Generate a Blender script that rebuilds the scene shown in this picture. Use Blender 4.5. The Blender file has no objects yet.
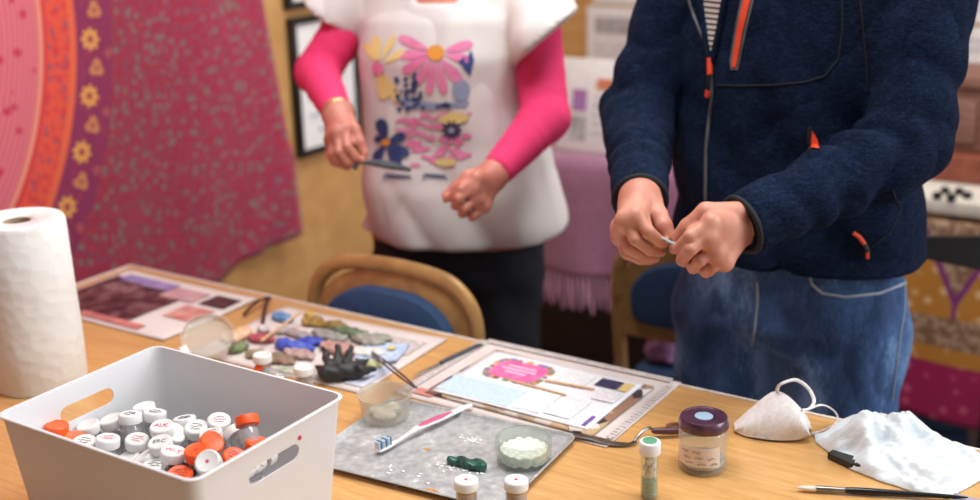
import bpy, bmesh, math, random
import numpy as np
from mathutils import Vector, Matrix, Euler, noise
from mathutils.bvhtree import BVHTree
PI = math.pi
SC = bpy.context.scene
COL = SC.collection
random.seed(5)

# ------------------------------------------------------------------ camera geometry
F = 1200.0; PITCH = math.radians(17.5); ROLL = math.radians(1.5); CZ = 1.48
def ray(px, py):
    x = (px-490)/F; y = -(py-250)/F
    a = x*math.cos(ROLL)+y*math.sin(ROLL); b = -x*math.sin(ROLL)+y*math.cos(ROLL)
    return Vector((a, math.cos(PITCH)+b*math.sin(PITCH), -math.sin(PITCH)+b*math.cos(PITCH)))
def at(px, py, z=.74):            # the point at height z seen at this place of the photo
    d = ray(px, py); t = (z-CZ)/d.z
    return Vector((d.x*t, d.y*t, z))
def atY(px, py, Y):
    d = ray(px, py); t = Y/d.y
    return Vector((d.x*t, Y, CZ+d.z*t))
TH = math.radians(-33.1)
U = Vector((math.cos(TH), math.sin(TH), 0)); V = Vector((-math.sin(TH), math.cos(TH), 0))
L0 = at(130, 265); TZ = .74
def tb(u, v, z=0): return L0+U*u+V*v+Vector((0, 0, z))     # table frame, v away from the camera
def uv_of(p): d = Vector(p)-L0; return d.dot(U), d.dot(V)

# ------------------------------------------------------------------ materials
def lin(c):
    return tuple(((x/255)/12.92 if x/255 <= .04045 else ((x/255+.055)/1.055)**2.4) for x in c)+(1,)
class NT:
    def __init__(s, name):
        s.m = bpy.data.materials.new(name); s.m.use_nodes = True
        s.t = s.m.node_tree; s.n = s.t.nodes; s.b = s.n['Principled BSDF']
    def add(s, typ, **kw):
        n = s.n.new(typ)
        for k, v in kw.items():
            if k.startswith('i_'):
                key = k[2:]; key = int(key) if key.isdigit() else key
                if hasattr(v, 'is_output') or isinstance(v, bpy.types.NodeSocket): s.t.links.new(v, n.inputs[key])
                else: n.inputs[key].default_value = v
            else: setattr(n, k, v)
        return n
    def link(s, a, b): s.t.links.new(a, b)
    def math(s, op, a, b=None, c=None):
        n = s.n.new('ShaderNodeMath'); n.operation = op
        for i, v in enumerate((a, b, c)):
            if v is None: continue
            if isinstance(v, (int, float)): n.inputs[i].default_value = v
            else: s.link(v, n.inputs[i])
        return n.outputs[0]
    def coord(s, kind='Object', scale=(1, 1, 1), rot=(0, 0, 0)):
        tc = s.add('ShaderNodeTexCoord'); mp = s.add('ShaderNodeMapping')
        mp.inputs['Scale'].default_value = scale; mp.inputs['Rotation'].default_value = rot
        s.link(tc.outputs[kind], mp.inputs['Vector']); return mp.outputs[0]
    def mix(s, fac, a, b):
        n = s.n.new('ShaderNodeMix'); n.data_type = 'RGBA'
        for sock, v in ((n.inputs[0], fac), (n.inputs[6], a), (n.inputs[7], b)):
            if isinstance(v, (int, float, tuple)): sock.default_value = v
            else: s.link(v, sock)
        return n.outputs[2]
    def ramp(s, fac, stops, interp='LINEAR'):
        r = s.n.new('ShaderNodeValToRGB'); r.color_ramp.interpolation = interp
        e = r.color_ramp.elements
        while len(e) < len(stops): e.new(.5)
        for q, (p, c) in zip(e, stops): q.position = p; q.color = c
        s.link(fac, r.inputs[0]); return r.outputs[0]
    def noise(s, vec, scale, detail=3, rough=.5):
        return s.add('ShaderNodeTexNoise', i_Vector=vec, i_Scale=scale, i_Detail=detail, i_Roughness=rough).outputs['Fac']
    def folds(s, fine, scale=7, dist=.03, stretch=(1, 1, .6), fine_k=.03):
        big = s.noise(s.coord('Object', stretch), scale, 2, .5); rid = s.math('ABSOLUTE', s.math('SUBTRACT', big, .5))
        s.bump(s.math('ADD', s.math('MULTIPLY', rid, 2.0), s.math('MULTIPLY', fine, fine_k)), 1.0, dist)
    def bump(s, h, strength=.3, dist=.002):
        n = s.add('ShaderNodeBump', i_Strength=strength, i_Distance=dist, i_Height=h)
        s.link(n.outputs[0], s.b.inputs['Normal'])
    def set(s, **kw):
        for k, v in kw.items(): s.b.inputs[k.replace('_', ' ')].default_value = v
def M(name, c, c2=None, rough=.5, metal=0, scale=30, stretch=(1, 1, 1), bump=0, bdist=.001, coat=0, sheen=0, bscale=None):
    t = NT(name); vec = t.coord('Object', stretch)
    f = t.noise(vec, scale)
    c = lin(c); c2 = lin(c2) if c2 else tuple(min(1, x*.88) for x in c[:3])+(1,)
    t.link(t.ramp(f, [(.35, c2), (.65, c)]), t.b.inputs['Base Color'])
    t.set(Roughness=rough, Metallic=metal)
    if coat: t.set(Coat_Weight=coat, Coat_Roughness=.15)
    if sheen: t.set(Sheen_Weight=sheen, Sheen_Roughness=.5)
    if bump: t.bump(t.noise(vec, bscale or scale*2, 4), bump, bdist)
    return t.m
def glass(name, c=(235, 245, 240), rough=.04, body=.10, ior=1.45):
    # thin-walled clear vessel: transparent, with a little body colour and a real Fresnel reflection
    t = NT(name); n = t.n; out = n['Material Output']
    tr = t.add('ShaderNodeBsdfTransparent'); tr.inputs[0].default_value = tuple(x**.35 for x in lin(c)[:3])+(1,)
    df = t.add('ShaderNodeBsdfDiffuse'); t.link(t.mix(t.noise(t.coord(), 20), lin(c), tuple(x*.95 for x in lin(c)[:3])+(1,)), df.inputs[0])
    gl = t.add('ShaderNodeBsdfGlossy', i_Roughness=rough); lw = t.add('ShaderNodeLayerWeight', i_Blend=.5); fr = t.add('ShaderNodeMath', operation='MULTIPLY_ADD', i_0=t.math('POWER', lw.outputs['Facing'], 3.0), i_1=.55, i_2=.05)
    m1 = t.add('ShaderNodeMixShader', i_0=body); t.link(tr.outputs[0], m1.inputs[1]); t.link(df.outputs[0], m1.inputs[2])
    m2 = t.add('ShaderNodeMixShader'); t.link(fr.outputs[0], m2.inputs[0]); t.link(m1.outputs[0], m2.inputs[1]); t.link(gl.outputs[0], m2.inputs[2])
    t.link(m2.outputs[0], out.inputs[0]); return t.m

# ------------------------------------------------------------------ mesh helpers
class MB:
    def __init__(s): s.bm = bmesh.new(); s.mi = 0
    def _done(s, vs, mat=None):
        if mat is not None:
            bmesh.ops.transform(s.bm, matrix=mat, verts=vs)
        fs = set()
        for v in vs:
            for f in v.link_faces: fs.add(f)
        for f in fs: f.material_index = s.mi
        return s
    def box(s, c, size, rot=(0, 0, 0), bevel=0, seg=2):
        r = bmesh.ops.create_cube(s.bm, size=1); vs = r['verts']
        bmesh.ops.transform(s.bm, matrix=Matrix.Diagonal((*size, 1)), verts=vs)
        if bevel:
            es = list({e for v in vs for e in v.link_edges})
            n0 = set(s.bm.verts)-set(vs)
            bmesh.ops.bevel(s.bm, geom=es, offset=bevel, segments=seg, affect='EDGES', profile=.5)
            vs = [v for v in s.bm.verts if v not in n0]
        return s._done(vs, Matrix.Translation(c) @ Euler(rot).to_matrix().to_4x4())
    def lathe(s, prof, c=(0, 0, 0), rot=None, segs=32, flute=None):
        rings = []; allv = []
        for (r, z) in prof:
            if r < 1e-6:
                v = s.bm.verts.new((0, 0, z)); rings.append([v]); allv.append(v)
            else:
                ring = []
                for i in range(segs):
                    a = 2*PI*i/segs; rr = r*(1+(flute(i, z) if flute else 0))
                    ring.append(s.bm.verts.new((rr*math.cos(a), rr*math.sin(a), z)))
                rings.append(ring); allv += ring
        for A, B in zip(rings, rings[1:]):
            for i in range(segs):
                j = (i+1) % segs
                if len(A) == 1 and len(B) == 1: continue
                if len(A) == 1: f = (A[0], B[j], B[i])
                elif len(B) == 1: f = (A[i], A[j], B[0])
                else: f = (A[i], A[j], B[j], B[i])
                try: s.bm.faces.new(f)
                except ValueError: pass
        m = Matrix.Translation(c)
        if rot is not None: m = m @ (rot.to_4x4() if isinstance(rot, Matrix) else Euler(rot).to_matrix().to_4x4())
        return s._done(allv, m)
    def tube(s, pts, rad, segs=10, closed=False, flat=None, up=None):
        pts = [Vector(p) for p in pts]; n = len(pts)
        if not hasattr(rad, '__len__'): rad = [rad]*n
        prev = None; rings = []
        for i, p in enumerate(pts):
            a = pts[(i-1) % n] if closed or i else p; b = pts[(i+1) % n] if closed or i < n-1 else p
            t = (b-a).normalized()
            if prev is None:
                ref = Vector(up) if up else (Vector((0, 0, 1)) if abs(t.z) < .9 else Vector((1, 0, 0)))
                nn = (ref-t*ref.dot(t)).normalized()
            else: nn = (prev-t*prev.dot(t)).normalized()
            prev = nn; bb = t.cross(nn)
            k = flat or 1
            rings.append([s.bm.verts.new(p+nn*(math.cos(2*PI*j/segs)*rad[i]*k)+bb*(math.sin(2*PI*j/segs)*rad[i])) for j in range(segs)])
        m = n if closed else n-1
        for i in range(m):
            A, B = rings[i], rings[(i+1) % n]
            for j in range(segs): s.bm.faces.new((A[j], A[(j+1) % segs], B[(j+1) % segs], B[j]))
        if not closed: s.bm.faces.new(rings[0][::-1]); s.bm.faces.new(rings[-1])
        return s._done([v for r in rings for v in r])
    def prism(s, poly, z0, z1, top=None):
        a = [s.bm.verts.new((x, y, z0)) for x, y in poly]; b = [s.bm.verts.new((x, y, z1)) for x, y in (top or poly)]
        s.bm.faces.new(a[::-1]); s.bm.faces.new(b); n = len(poly)
        for i in range(n): s.bm.faces.new((a[i], a[(i+1) % n], b[(i+1) % n], b[i]))
        return s._done(a+b)
    def grid(s, fn, nu, nv, thick=0):
        vs = [[s.bm.verts.new(fn(i/nu, j/nv)) for j in range(nv+1)] for i in range(nu+1)]
        fs = [s.bm.faces.new((vs[i][j], vs[i+1][j], vs[i+1][j+1], vs[i][j+1])) for i in range(nu) for j in range(nv)]
        if thick:
            s.bm.normal_update()
            bmesh.ops.solidify(s.bm, geom=fs, thickness=thick)
        return s._done(list(s.bm.verts))
    def build(s, name, mats, parent=None, loc=None, rz=0, smooth=True, angle=40, label=None, world=False):
        bm = s.bm
        bmesh.ops.recalc_face_normals(bm, faces=bm.faces)
        me = bpy.data.meshes.new(name); bm.to_mesh(me); bm.free()
        for m in (mats if isinstance(mats, (list, tuple)) else [mats]): me.materials.append(m)
        return link(name, me, parent, loc, rz, smooth, angle, label, world)
def link(name, me, parent=None, loc=None, rz=0, smooth=True, angle=40, label=None, world=False):
    if smooth:
        me.polygons.foreach_set('use_smooth', [True]*len(me.polygons))
        if angle < 180: me.set_sharp_from_angle(angle=math.radians(angle))
    o = bpy.data.objects.new(name, me); COL.objects.link(o)
    if parent:
        o.parent = parent
        if world: o.matrix_parent_inverse = wm(parent).inverted()
    if loc is not None: o.location = loc
    o.rotation_euler.z = rz
    if label: o['label'] = label
    return o
def wm(o):
    m = o.matrix_basis.copy()
    if o.parent: m = wm(o.parent) @ o.matrix_parent_inverse @ m
    return m
def tag(o, label=None, cat=None, group=None, kind=None):
    if label: o['label'] = label
    if cat: o['category'] = cat
    if group: o['group'] = group
    if kind: o['kind'] = kind
    return o
def empty(name, loc=(0, 0, 0), rz=0, rot=None):
    o = bpy.data.objects.new(name, None); o.empty_display_size = .05; COL.objects.link(o); o.location = loc
    o.rotation_euler = rot if rot is not None else (0, 0, rz); return o
def copy_tree(o, parent=None):
    c = o.copy(); COL.objects.link(c)
    if parent: c.parent = parent; c.matrix_parent_inverse = o.matrix_parent_inverse.copy()
    for ch in [x for x in COL.objects if x.parent == o]: copy_tree(ch, c)
    return c

# ------------------------------------------------------------------ implicit surfaces, meshed by surface nets
def A3(p): return np.array((p[0], p[1], p[2]), float)
def cap(P, a, b, ra, rb=None):
    rb = ra if rb is None else rb; a = A3(a); b = A3(b); ba = b-a; pa = P-a
    t = np.clip(pa@ba/max(ba@ba, 1e-12), 0, 1)
    return np.linalg.norm(pa-t[:, None]*ba, axis=1)-(ra+(rb-ra)*t)
def capt(P, a, b):
    a = A3(a); b = A3(b); ba = b-a; return np.clip((P-a)@ba/(ba@ba), 0, 1)
def ell(P, c, r, ax=None):
    q = P-A3(c)
    if ax is not None: q = q@np.array(ax).T
    q = q/np.array(r); return (np.linalg.norm(q, axis=1)-1)*min(r)
def smin(a, b, k):
    h = np.clip(.5+.5*(b-a)/k, 0, 1); return b+(a-b)*h-k*h*(1-h)
def smax(a, b, k): return -smin(-a, -b, k)
def surfnet(f, lo, hi, h):
    lo = np.array(lo, float); hi = np.array(hi, float); n = np.ceil((hi-lo)/h).astype(int)+1
    ax = [lo[i]+h*np.arange(n[i]) for i in range(3)]
    vals = np.empty(n)
    for i in range(n[0]):
        Y, Z = np.meshgrid(ax[1], ax[2], indexing='ij')
        P = np.stack([np.full(Y.size, ax[0][i]), Y.ravel(), Z.ravel()], 1)
        vals[i] = f(P).reshape(Y.shape)
    vals[0] = vals[-1] = 1; vals[:, 0] = vals[:, -1] = 1; vals[:, :, 0] = vals[:, :, -1] = 1
    ins = vals < 0
    c = [(a, b, d) for a in (0, 1) for b in (0, 1) for d in (0, 1)]
    sl = lambda arr, o: arr[o[0]:n[0]-1+o[0], o[1]:n[1]-1+o[1], o[2]:n[2]-1+o[2]]
    cnt = np.zeros(n-1); pos = np.zeros(tuple(n-1)+(3,))
    for p in c:
        for q in c:
            if sum(abs(p[i]-q[i]) for i in range(3)) == 1 and p < q:
                vp, vq = sl(vals, p), sl(vals, q); cr = (vp < 0) != (vq < 0)
                t = np.where(cr, vp/np.where(cr, vp-vq, 1), 0)
                for i in range(3): pos[..., i] += np.where(cr, p[i]+(q[i]-p[i])*t, 0)
                cnt += cr
    act = cnt > 0; idx = -np.ones(tuple(n-1), int); idx[act] = np.arange(act.sum())
    I = np.argwhere(act); verts = lo+h*(I+pos[act]/cnt[act][:, None])
    faces = []
    for a in range(3):
        b, d = (a+1) % 3, (a+2) % 3
        s0 = [slice(1, -1)]*3; s1 = [slice(1, -1)]*3
        s0[a] = slice(0, n[a]-1); s1[a] = slice(1, n[a])
        x0 = ins[tuple(s0)]; x1 = ins[tuple(s1)]
        E = np.argwhere(x0 != x1); flip = x1[tuple(E.T)]
        off = np.array([1, 1, 1]); off[a] = 0; E = E+off
        def g(db, dd):
            e = E.copy(); e[:, b] -= db; e[:, d] -= dd; return idx[tuple(e.T)]
        q = np.stack([g(1, 1), g(0, 1), g(0, 0), g(1, 0)], 1)
        q[flip] = q[flip][:, ::-1]; faces.append(q)
    return verts, np.concatenate(faces)
def mesh_of(name, parts, mat):
    vs = []; fs = []; o = 0
    for v, f in parts: vs.append(v); fs.append(f+o); o += len(v)
    me = bpy.data.meshes.new(name); me.from_pydata(np.concatenate(vs).tolist(), [], np.concatenate(fs).tolist())
    me.materials.append(mat); me.update(); return me
def relax(v, f, it=2, lam=.5):
    n = len(v)
    for _ in range(it):
        acc = np.zeros_like(v); c = np.zeros(n)
        for i in range(4):
            a, b = f[:, i], f[:, (i+1) % 4]
            for x, y in ((a, b), (b, a)):
                for k in range(3): acc[:, k] += np.bincount(x, v[y, k], n)
                c += np.bincount(x, minlength=n)
        v = v+lam*(acc/c[:, None]-v)
    return v, f
def sdf_obj(name, f, lo, hi, h, mat, parent=None, smooth_it=2, extra=(), label=None):
    parts = [relax(*surfnet(f, lo, hi, h), it=smooth_it)]+list(extra)
    me = mesh_of(name, parts, mat)
    return link(name, me, parent, angle=180, label=label, world=bool(parent))
def bvh_of(o):
    M_ = wm(o); me = o.data
    return BVHTree.FromPolygons([M_ @ v.co for v in me.vertices], [p.vertices[:] for p in me.polygons])
def hit(bvh, px, py, off=.002):
    d = ray(px, py).normalized(); l, n, i, t = bvh.ray_cast(Vector((0, 0, CZ)), d)
    if l is None: return None
    if n.dot(d) > 0: n = -n
    return l+n*off
def patch(mb, bvh, poly, off=.0015, rings=4, sub=2):
    pts = []
    for i in range(len(poly)):
        a = poly[i]; b = poly[(i+1) % len(poly)]
        for k in range(sub): pts.append((a[0]+(b[0]-a[0])*k/sub, a[1]+(b[1]-a[1])*k/sub))
    cx = sum(p[0] for p in pts)/len(pts); cy = sum(p[1] for p in pts)/len(pts)
    c = hit(bvh, cx, cy, off)
    if c is None: return
    R = []
    for r in range(1, rings+1):
        row = [hit(bvh, cx+(x-cx)*r/rings, cy+(y-cy)*r/rings, off) for x, y in pts]
        if any(q is None or (q-c).length > .4 for q in row): break
        R.append([mb.bm.verts.new(q) for q in row])
    if not R: return
    c = mb.bm.verts.new(c); n = len(pts)
    for i in range(n): mb.bm.faces.new((c, R[0][i], R[0][(i+1) % n])).material_index = mb.mi
    for A, B in zip(R, R[1:]):
        for i in range(n): mb.bm.faces.new((A[i], B[i], B[(i+1) % n], A[(i+1) % n])).material_index = mb.mi
def oval(cx, cy, rx, ry, a=0, n=12):
    a = math.radians(a); return [(cx+rx*math.cos(t)*math.cos(a)-ry*math.sin(t)*math.sin(a), cy+rx*math.cos(t)*math.sin(a)+ry*math.sin(t)*math.cos(a)) for t in (2*PI*i/n for i in range(n))]
def line_on(bvh, pts, off=.001, step=4):
    out = []
    for (a, b) in zip(pts, pts[1:]):
        n = max(1, int(math.hypot(b[0]-a[0], b[1]-a[1])/step))
        for k in range(n):
            q = hit(bvh, a[0]+(b[0]-a[0])*k/n, a[1]+(b[1]-a[1])*k/n, off)
            if q is not None: out.append(q)
    q = hit(bvh, *pts[-1], off)
    if q is not None: out.append(q)
    return out
def curve_pts(pts, n=8):                      # Catmull-Rom through the points
    P = [Vector(p) for p in pts]; P = [P[0]*2-P[1]]+P+[P[-1]*2-P[-2]]; out = []
    for i in range(1, len(P)-2):
        for k in range(n):
            t = k/n; a, b, c, d = P[i-1:i+3]
            out.append(.5*((2*b)+(c-a)*t+(2*a-5*b+4*c-d)*t*t+(3*b-a-3*c+d)*t**3))
    return out+[P[-2]]

# ------------------------------------------------------------------ room
def wood_mat(name, light, dark, along=(1, 14, 14), rough=.4, scale=6, coat=0, fine=True):
    t = NT(name); v = t.coord('Object', along)
    n1 = t.noise(v, scale, 6, .6); n2 = t.noise(v, scale*6, 3, .5)
    w = t.math('ADD', t.math('MULTIPLY', n1, .6), t.math('MULTIPLY', n2, .4))
    t.link(t.ramp(w, [(.36, lin(dark)), (.5, lin([(a+b)/2 for a, b in zip(light, dark)])), (.62, lin(light))]), t.b.inputs['Base Color'])
    t.set(Roughness=rough)
    if coat: t.set(Coat_Weight=coat)
    t.bump(w, .15, .001); return t.m
m_table = wood_mat('oak_laminate', (216, 169, 108), (194, 142, 84), (1.2, 16, 16), .32, 7)
m_edge = M('table_edging', (232, 224, 214), (214, 198, 184), .5)
m_wall = wood_mat('varnished_ply', (208, 162, 104), (186, 138, 84), (16, 1, 1.2), .35, 3)
m_wallb = wood_mat('varnished_ply_back', (208, 162, 104), (190, 142, 86), (1.2, 16, 16), .4, 3)
m_floor = M('carpet', (150, 132, 126), (124, 104, 100), .95, scale=60, bump=.4)
m_plaster = M('plaster', (222, 216, 205), rough=.9, bump=.1)
SU0, WV1 = -.25, 2.04
def struct(name, mb, mat, **k):
    o = mb.build(name, mat, **k); o['kind'] = 'structure'; return o
# frame of the room: local x=U, y=V, origin L0 on the floor
RO = Vector((L0.x, L0.y, 0))
def room(u, v, z=0): return RO+U*u+V*v+Vector((0, 0, z))
# back wall distance along v: corner seen just left of the woman's left arm
WB = 2.04
struct('floor', MB().box((1.6, -1.3, -.02), (4.5, 6.4, .04)), m_floor, loc=RO, rz=TH, smooth=False)
struct('wall_left', MB().box((-.25-.03, -1.1, 1.3), (.06, 6.4, 2.6)), m_wall, loc=RO, rz=TH, smooth=False)
struct('wall_back', MB().box((1.8, WB+.03, 1.3), (4.1, .06, 2.6)), m_wallb, loc=RO, rz=TH, smooth=False)
struct('trim_1', MB().box((-.235, -1.2, .05), (.03, 5.8, .1), bevel=.004), m_wall, loc=RO, rz=TH)
struct('baseboard_back', MB().box((1.8, WB-.01, .05), (4.0, .02, .1), bevel=.004), m_wallb, loc=RO, rz=TH)

# tapestry
def tapestry_mat():
    t = NT('printed_tapestry'); uvn = t.add('ShaderNodeUVMap'); sp = t.add('ShaderNodeSeparateXYZ'); t.link(uvn.outputs[0], sp.inputs[0])
    x = t.math('SUBTRACT', sp.outputs[0], -.648); y = t.math('SUBTRACT', sp.outputs[1], 1.26)
    r = t.math('SQRT', t.math('ADD', t.math('POWER', x, 2), t.math('POWER', y, 2)))
    th = t.math('ARCTAN2', y, x)
    def vor(scale, feat='F1'): return t.add('ShaderNodeTexVoronoi', i_Vector=uvn.outputs[0], i_Scale=scale, feature=feat)
    # outer field
    v1 = vor(44).outputs['Distance']; v2 = vor(75).outputs['Distance']; nz = t.noise(uvn.outputs[0], 55, 4)
    field = t.mix(t.ramp(nz, [(.46, (0, 0, 0, 1)), (.54, (1, 1, 1, 1))]), lin((158, 32, 60)), lin((142, 54, 80)))
    field = t.mix(t.ramp(v2, [(.22, (1, 1, 1, 1)), (.34, (0, 0, 0, 1))]), field, lin((178, 40, 70)))
    field = t.mix(t.ramp(v1, [(.24, (1, 1, 1, 1)), (.38, (0, 0, 0, 1))]), field, lin((126, 104, 100)))
    # orange ring with small motifs
    og = t.mix(t.ramp(vor(48).outputs['Distance'], [(.25, (1, 1, 1, 1)), (.4, (0, 0, 0, 1))]), lin((222, 78, 56)), lin((160, 74, 92)))
    og = t.mix(t.ramp(nz, [(.52, (0, 0, 0, 1)), (.6, (1, 1, 1, 1))]), og, lin((204, 48, 60)))
    # inner disc, finely lined
    st = t.math('SINE', t.math('MULTIPLY', r, 520))
    inn = t.mix(t.math('MULTIPLY_ADD', st, .25, .35), lin((196, 56, 88)), lin((226, 150, 150)))
    inn = t.mix(t.ramp(vor(30).outputs['Distance'], [(.2, (1, 1, 1, 1)), (.34, (0, 0, 0, 1))]), inn, lin((190, 44, 76)))
    # purple band
    pb = t.mix(t.ramp(v2, [(.2, (1, 1, 1, 1)), (.35, (0, 0, 0, 1))]), lin((136, 36, 84)), lin((168, 50, 78)))
    col = t.mix(t.math('GREATER_THAN', r, .872), pb, field)
    col = t.mix(t.math('LESS_THAN', r, .775), col, og)
    col = t.mix(t.math('MULTIPLY', t.math('GREATER_THAN', r, .757), t.math('LESS_THAN', r, .775)), col, lin((226, 98, 62)))
    col = t.mix(t.math('LESS_THAN', r, .70), col, lin((206, 52, 58)))
    col = t.mix(t.math('LESS_THAN', r, .688), col, lin((224, 140, 120)))
    col = t.mix(t.math('LESS_THAN', r, .676), col, inn)
    # gold flowers, every 0.128 m round the ring, and smaller buds between
    N = 2*PI*.812/.119
    def flower(col, phase, R0, rad, petals, c1, c2, hole):
        a = t.math('ADD', t.math('MULTIPLY', th, N/(2*PI)), phase)
        fr = t.math('SUBTRACT', t.math('FRACT', a), .5)
        lx = t.math('MULTIPLY', fr, .119); ly = t.math('SUBTRACT', r, R0)
        d = t.math('SQRT', t.math('ADD', t.math('POWER', lx, 2), t.math('POWER', ly, 2)))
        ang = t.math('ARCTAN2', ly, lx)
        edge = t.math('MULTIPLY_ADD', t.math('COSINE', t.math('MULTIPLY', ang, petals)), rad*.2, rad)
        col = t.mix(t.math('LESS_THAN', d, edge), col, lin(c1))
        return t.mix(t.math('LESS_THAN', d, rad*hole), col, lin(c2))
    col = flower(col, .32, .812, .021, 8, (226, 160, 80), (170, 74, 74), .42)
    col = flower(col, .82, .828, .017, 3, (198, 128, 82), (150, 60, 80), .3)
    col = flower(col, .55, .86, .009, 4, (176, 84, 84), (150, 50, 80), .3)
    t.link(col, t.b.inputs['Base Color']); t.set(Roughness=.85, Sheen_Weight=.2)
    t.bump(t.noise(uvn.outputs[0], 400, 2), .2, .001); return t.m
def make_tapestry():
    nu, nv = 150, 90; vs = []; uvs = []; fs = []
    for i in range(nu+1):
        for j in range(nv+1):
            q = j/nv; z = 2.15-(2.15-.54)*q
            sr = .605+.125*min(1, max(0, (2.0-z)/1.35))                    # right edge leans outward going down
            s = -1.85+(sr+1.85)*i/nu
            e = max(0, (s-.40)/.36); z2 = z+q**6*(.05*max(0, e)**1.3)-q**8*.03*(1 if s < .45 else max(0, 1-(s-.45)/.1))
            d = .018+.010*math.sin(s*9+z*1.5)+.005*math.sin(s*23-z*3)*q+.03*math.exp(-((s-.72)/.06)**2)*q**3
            d += .02*q**5*math.exp(-((s-(.62+.6*(z-.6)))/.03)**2)
            vs.append((-.25+d, s, z2)); uvs.append((s, z))
    for i in range(nu):
        for j in range(nv):
            a = i*(nv+1)+j; fs.append((a, a+1, a+nv+2, a+nv+1))
    me = bpy.data.meshes.new('wall_tapestry'); me.from_pydata(vs, [], fs)
    l = me.uv_layers.new(name='cloth')
    for p in me.polygons:
        for k in p.loop_indices: l.data[k].uv = uvs[me.loops[k].vertex_index]
    me.materials.append(tapestry_mat()); me.update()
    o = link('wall_tapestry', me, loc=RO, rz=TH, angle=180)
    md = o.modifiers.new('thickness', 'SOLIDIFY'); md.thickness = .0015
    tag(o, 'red and purple mandala tapestry hanging on the wooden wall at left', 'tapestry')
make_tapestry()

# printed paper helpers: flat sheets carrying printed blocks
m_black = M('black_frame', (22, 20, 22), (12, 12, 14), .35)
m_white = M('white_paper', (236, 234, 232), (228, 226, 226), .7)
def lines_mat(name, ink, paper=(236, 234, 234), freq=420, cover=.5, axis=1):
    t = NT(name); v = t.coord('Object'); sp = t.add('ShaderNodeSeparateXYZ'); t.link(v, sp.inputs[0])
    s = t.math('SINE', t.math('MULTIPLY', sp.outputs[axis], freq))
    w = t.noise(t.coord('Object', (170, 420, 420) if axis == 1 else (60, 60, 150)), 1, 1)
    k = t.math('MULTIPLY', t.math('GREATER_THAN', s, .0), t.math('GREATER_THAN', w, 1-cover-.05))
    t.link(t.mix(k, lin(paper), lin(ink)), t.b.inputs['Base Color']); t.set(Roughness=.6); return t.m
m_text = lines_mat('printed_text', (186, 186, 194), freq=1500)
m_wtext = lines_mat('certificate_text', (140, 142, 150), (226, 226, 230), freq=300, axis=2)
# two frames on the wall left
def wall_frame(y0, y1, z0, z1, label):
    c = room(-.25+.012, (y0+y1)/2, (z0+z1)/2); w = y1-y0; h = z1-z0
    e = empty('picture_frame', c, TH)
    f = MB(); b = .018
    for (yy, zz, sy, sz) in ((0, h/2-b/2, w, b), (0, -h/2+b/2, w, b), (-w/2+b/2, 0, b, h-2*b), (w/2-b/2, 0, b, h-2*b)):
        f.box((0, yy, zz), (.022, sy, sz), bevel=.003)
    f.build('frame', m_black, e)
    MB().box((-.003, 0, 0), (.008, w-2*b, h-2*b)).build('certificate', m_white, e, smooth=False)
    p = MB()
    for k, (zz, ww) in enumerate(((.3, .5), (.18, .7), (.05, .72), (-.08, .66), (-.22, .7), (-.33, .4))):
        p.box((.0015, 0, zz*h), (.001, (w-2*b)*ww, h*.06))
    p.build('printed_lines', m_wtext, e, smooth=False)
    tag(e, label, 'picture frame')
wall_frame(.786, 1.05, .77, 1.135, 'black framed certificate on the wooden wall behind the pink sleeve')
wall_frame(.78, 1.04, 1.158, 1.50, 'black picture frame just above the certificate, only its bottom edge showing')

# notices on the back wall
blue = M('blue_ink', (120, 150, 196), (170, 186, 214), .6); grey = M('grey_ink', (150, 148, 150), (190, 186, 186), .6)
def on_wallB(px, py): # wall coordinates of a pixel
    d = ray(px, py); o = Vector((0, 0, CZ))-RO; t = (WB-.0-o.dot(V))/d.dot(V); p = o+d*t
    return p.dot(U), p.z
def notice(u0, u1, z0, z1, label, blocks):
    e = empty('wall_notice', room((u0+u1)/2, WB-.004, (z0+z1)/2), TH); w = u1-u0; h = z1-z0
    MB().box((0, 0, 0), (w, .003, h)).build('sheet', m_white, e, smooth=False)
    for (x, z, sx, sz, m, nm) in blocks:
        MB().box((x*w, -.002, z*h), (sx*w, .0012, sz*h)).build(nm, m, e, smooth=False)
    tag(e, label, 'notice')
m_pale = lines_mat('faded_print', (186, 182, 190), (226, 220, 220), freq=260, axis=2)
def wB(px, py): return on_wallB(px, py)
a = wB(588, 38); b = wB(650, 0)
ul = wB(588, 20)[0]
notice(ul, ul+.3, wB(588, 76)[1]-.05, wB(600, 6)[1], 'large white notice on the wooden wall left of the blue jacket', [(0, .28, .8, .2, grey, 'printed_photo'), (0, -.1, .84, .42, m_pale, 'printed_text')])
notice(ul+.02, ul+.3, wB(600, 3)[1], wB(600, 3)[1]+.3, 'white notice cut off by the picture top, above the large notice by the jacket', [(0, 0, .8, .7, m_pale, 'printed_text')])
ur = wB(935, 40)[0]
notice(ur-.05, ur+.32, wB(960, 92)[1], wB(960, 26)[1], 'white notice with pale blue picture on wall right of the blue jacket', [(.0, -.22, .5, .3, blue, 'printed_photo'), (0, .22, .8, .3, m_pale, 'printed_text')])
notice(ur-.05, ur+.32, wB(960, 22)[1], wB(960, 22)[1]+.26, 'white notice above the one with the pale blue picture at right', [(0, 0, .8, .8, m_pale, 'printed_text')])

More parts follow.
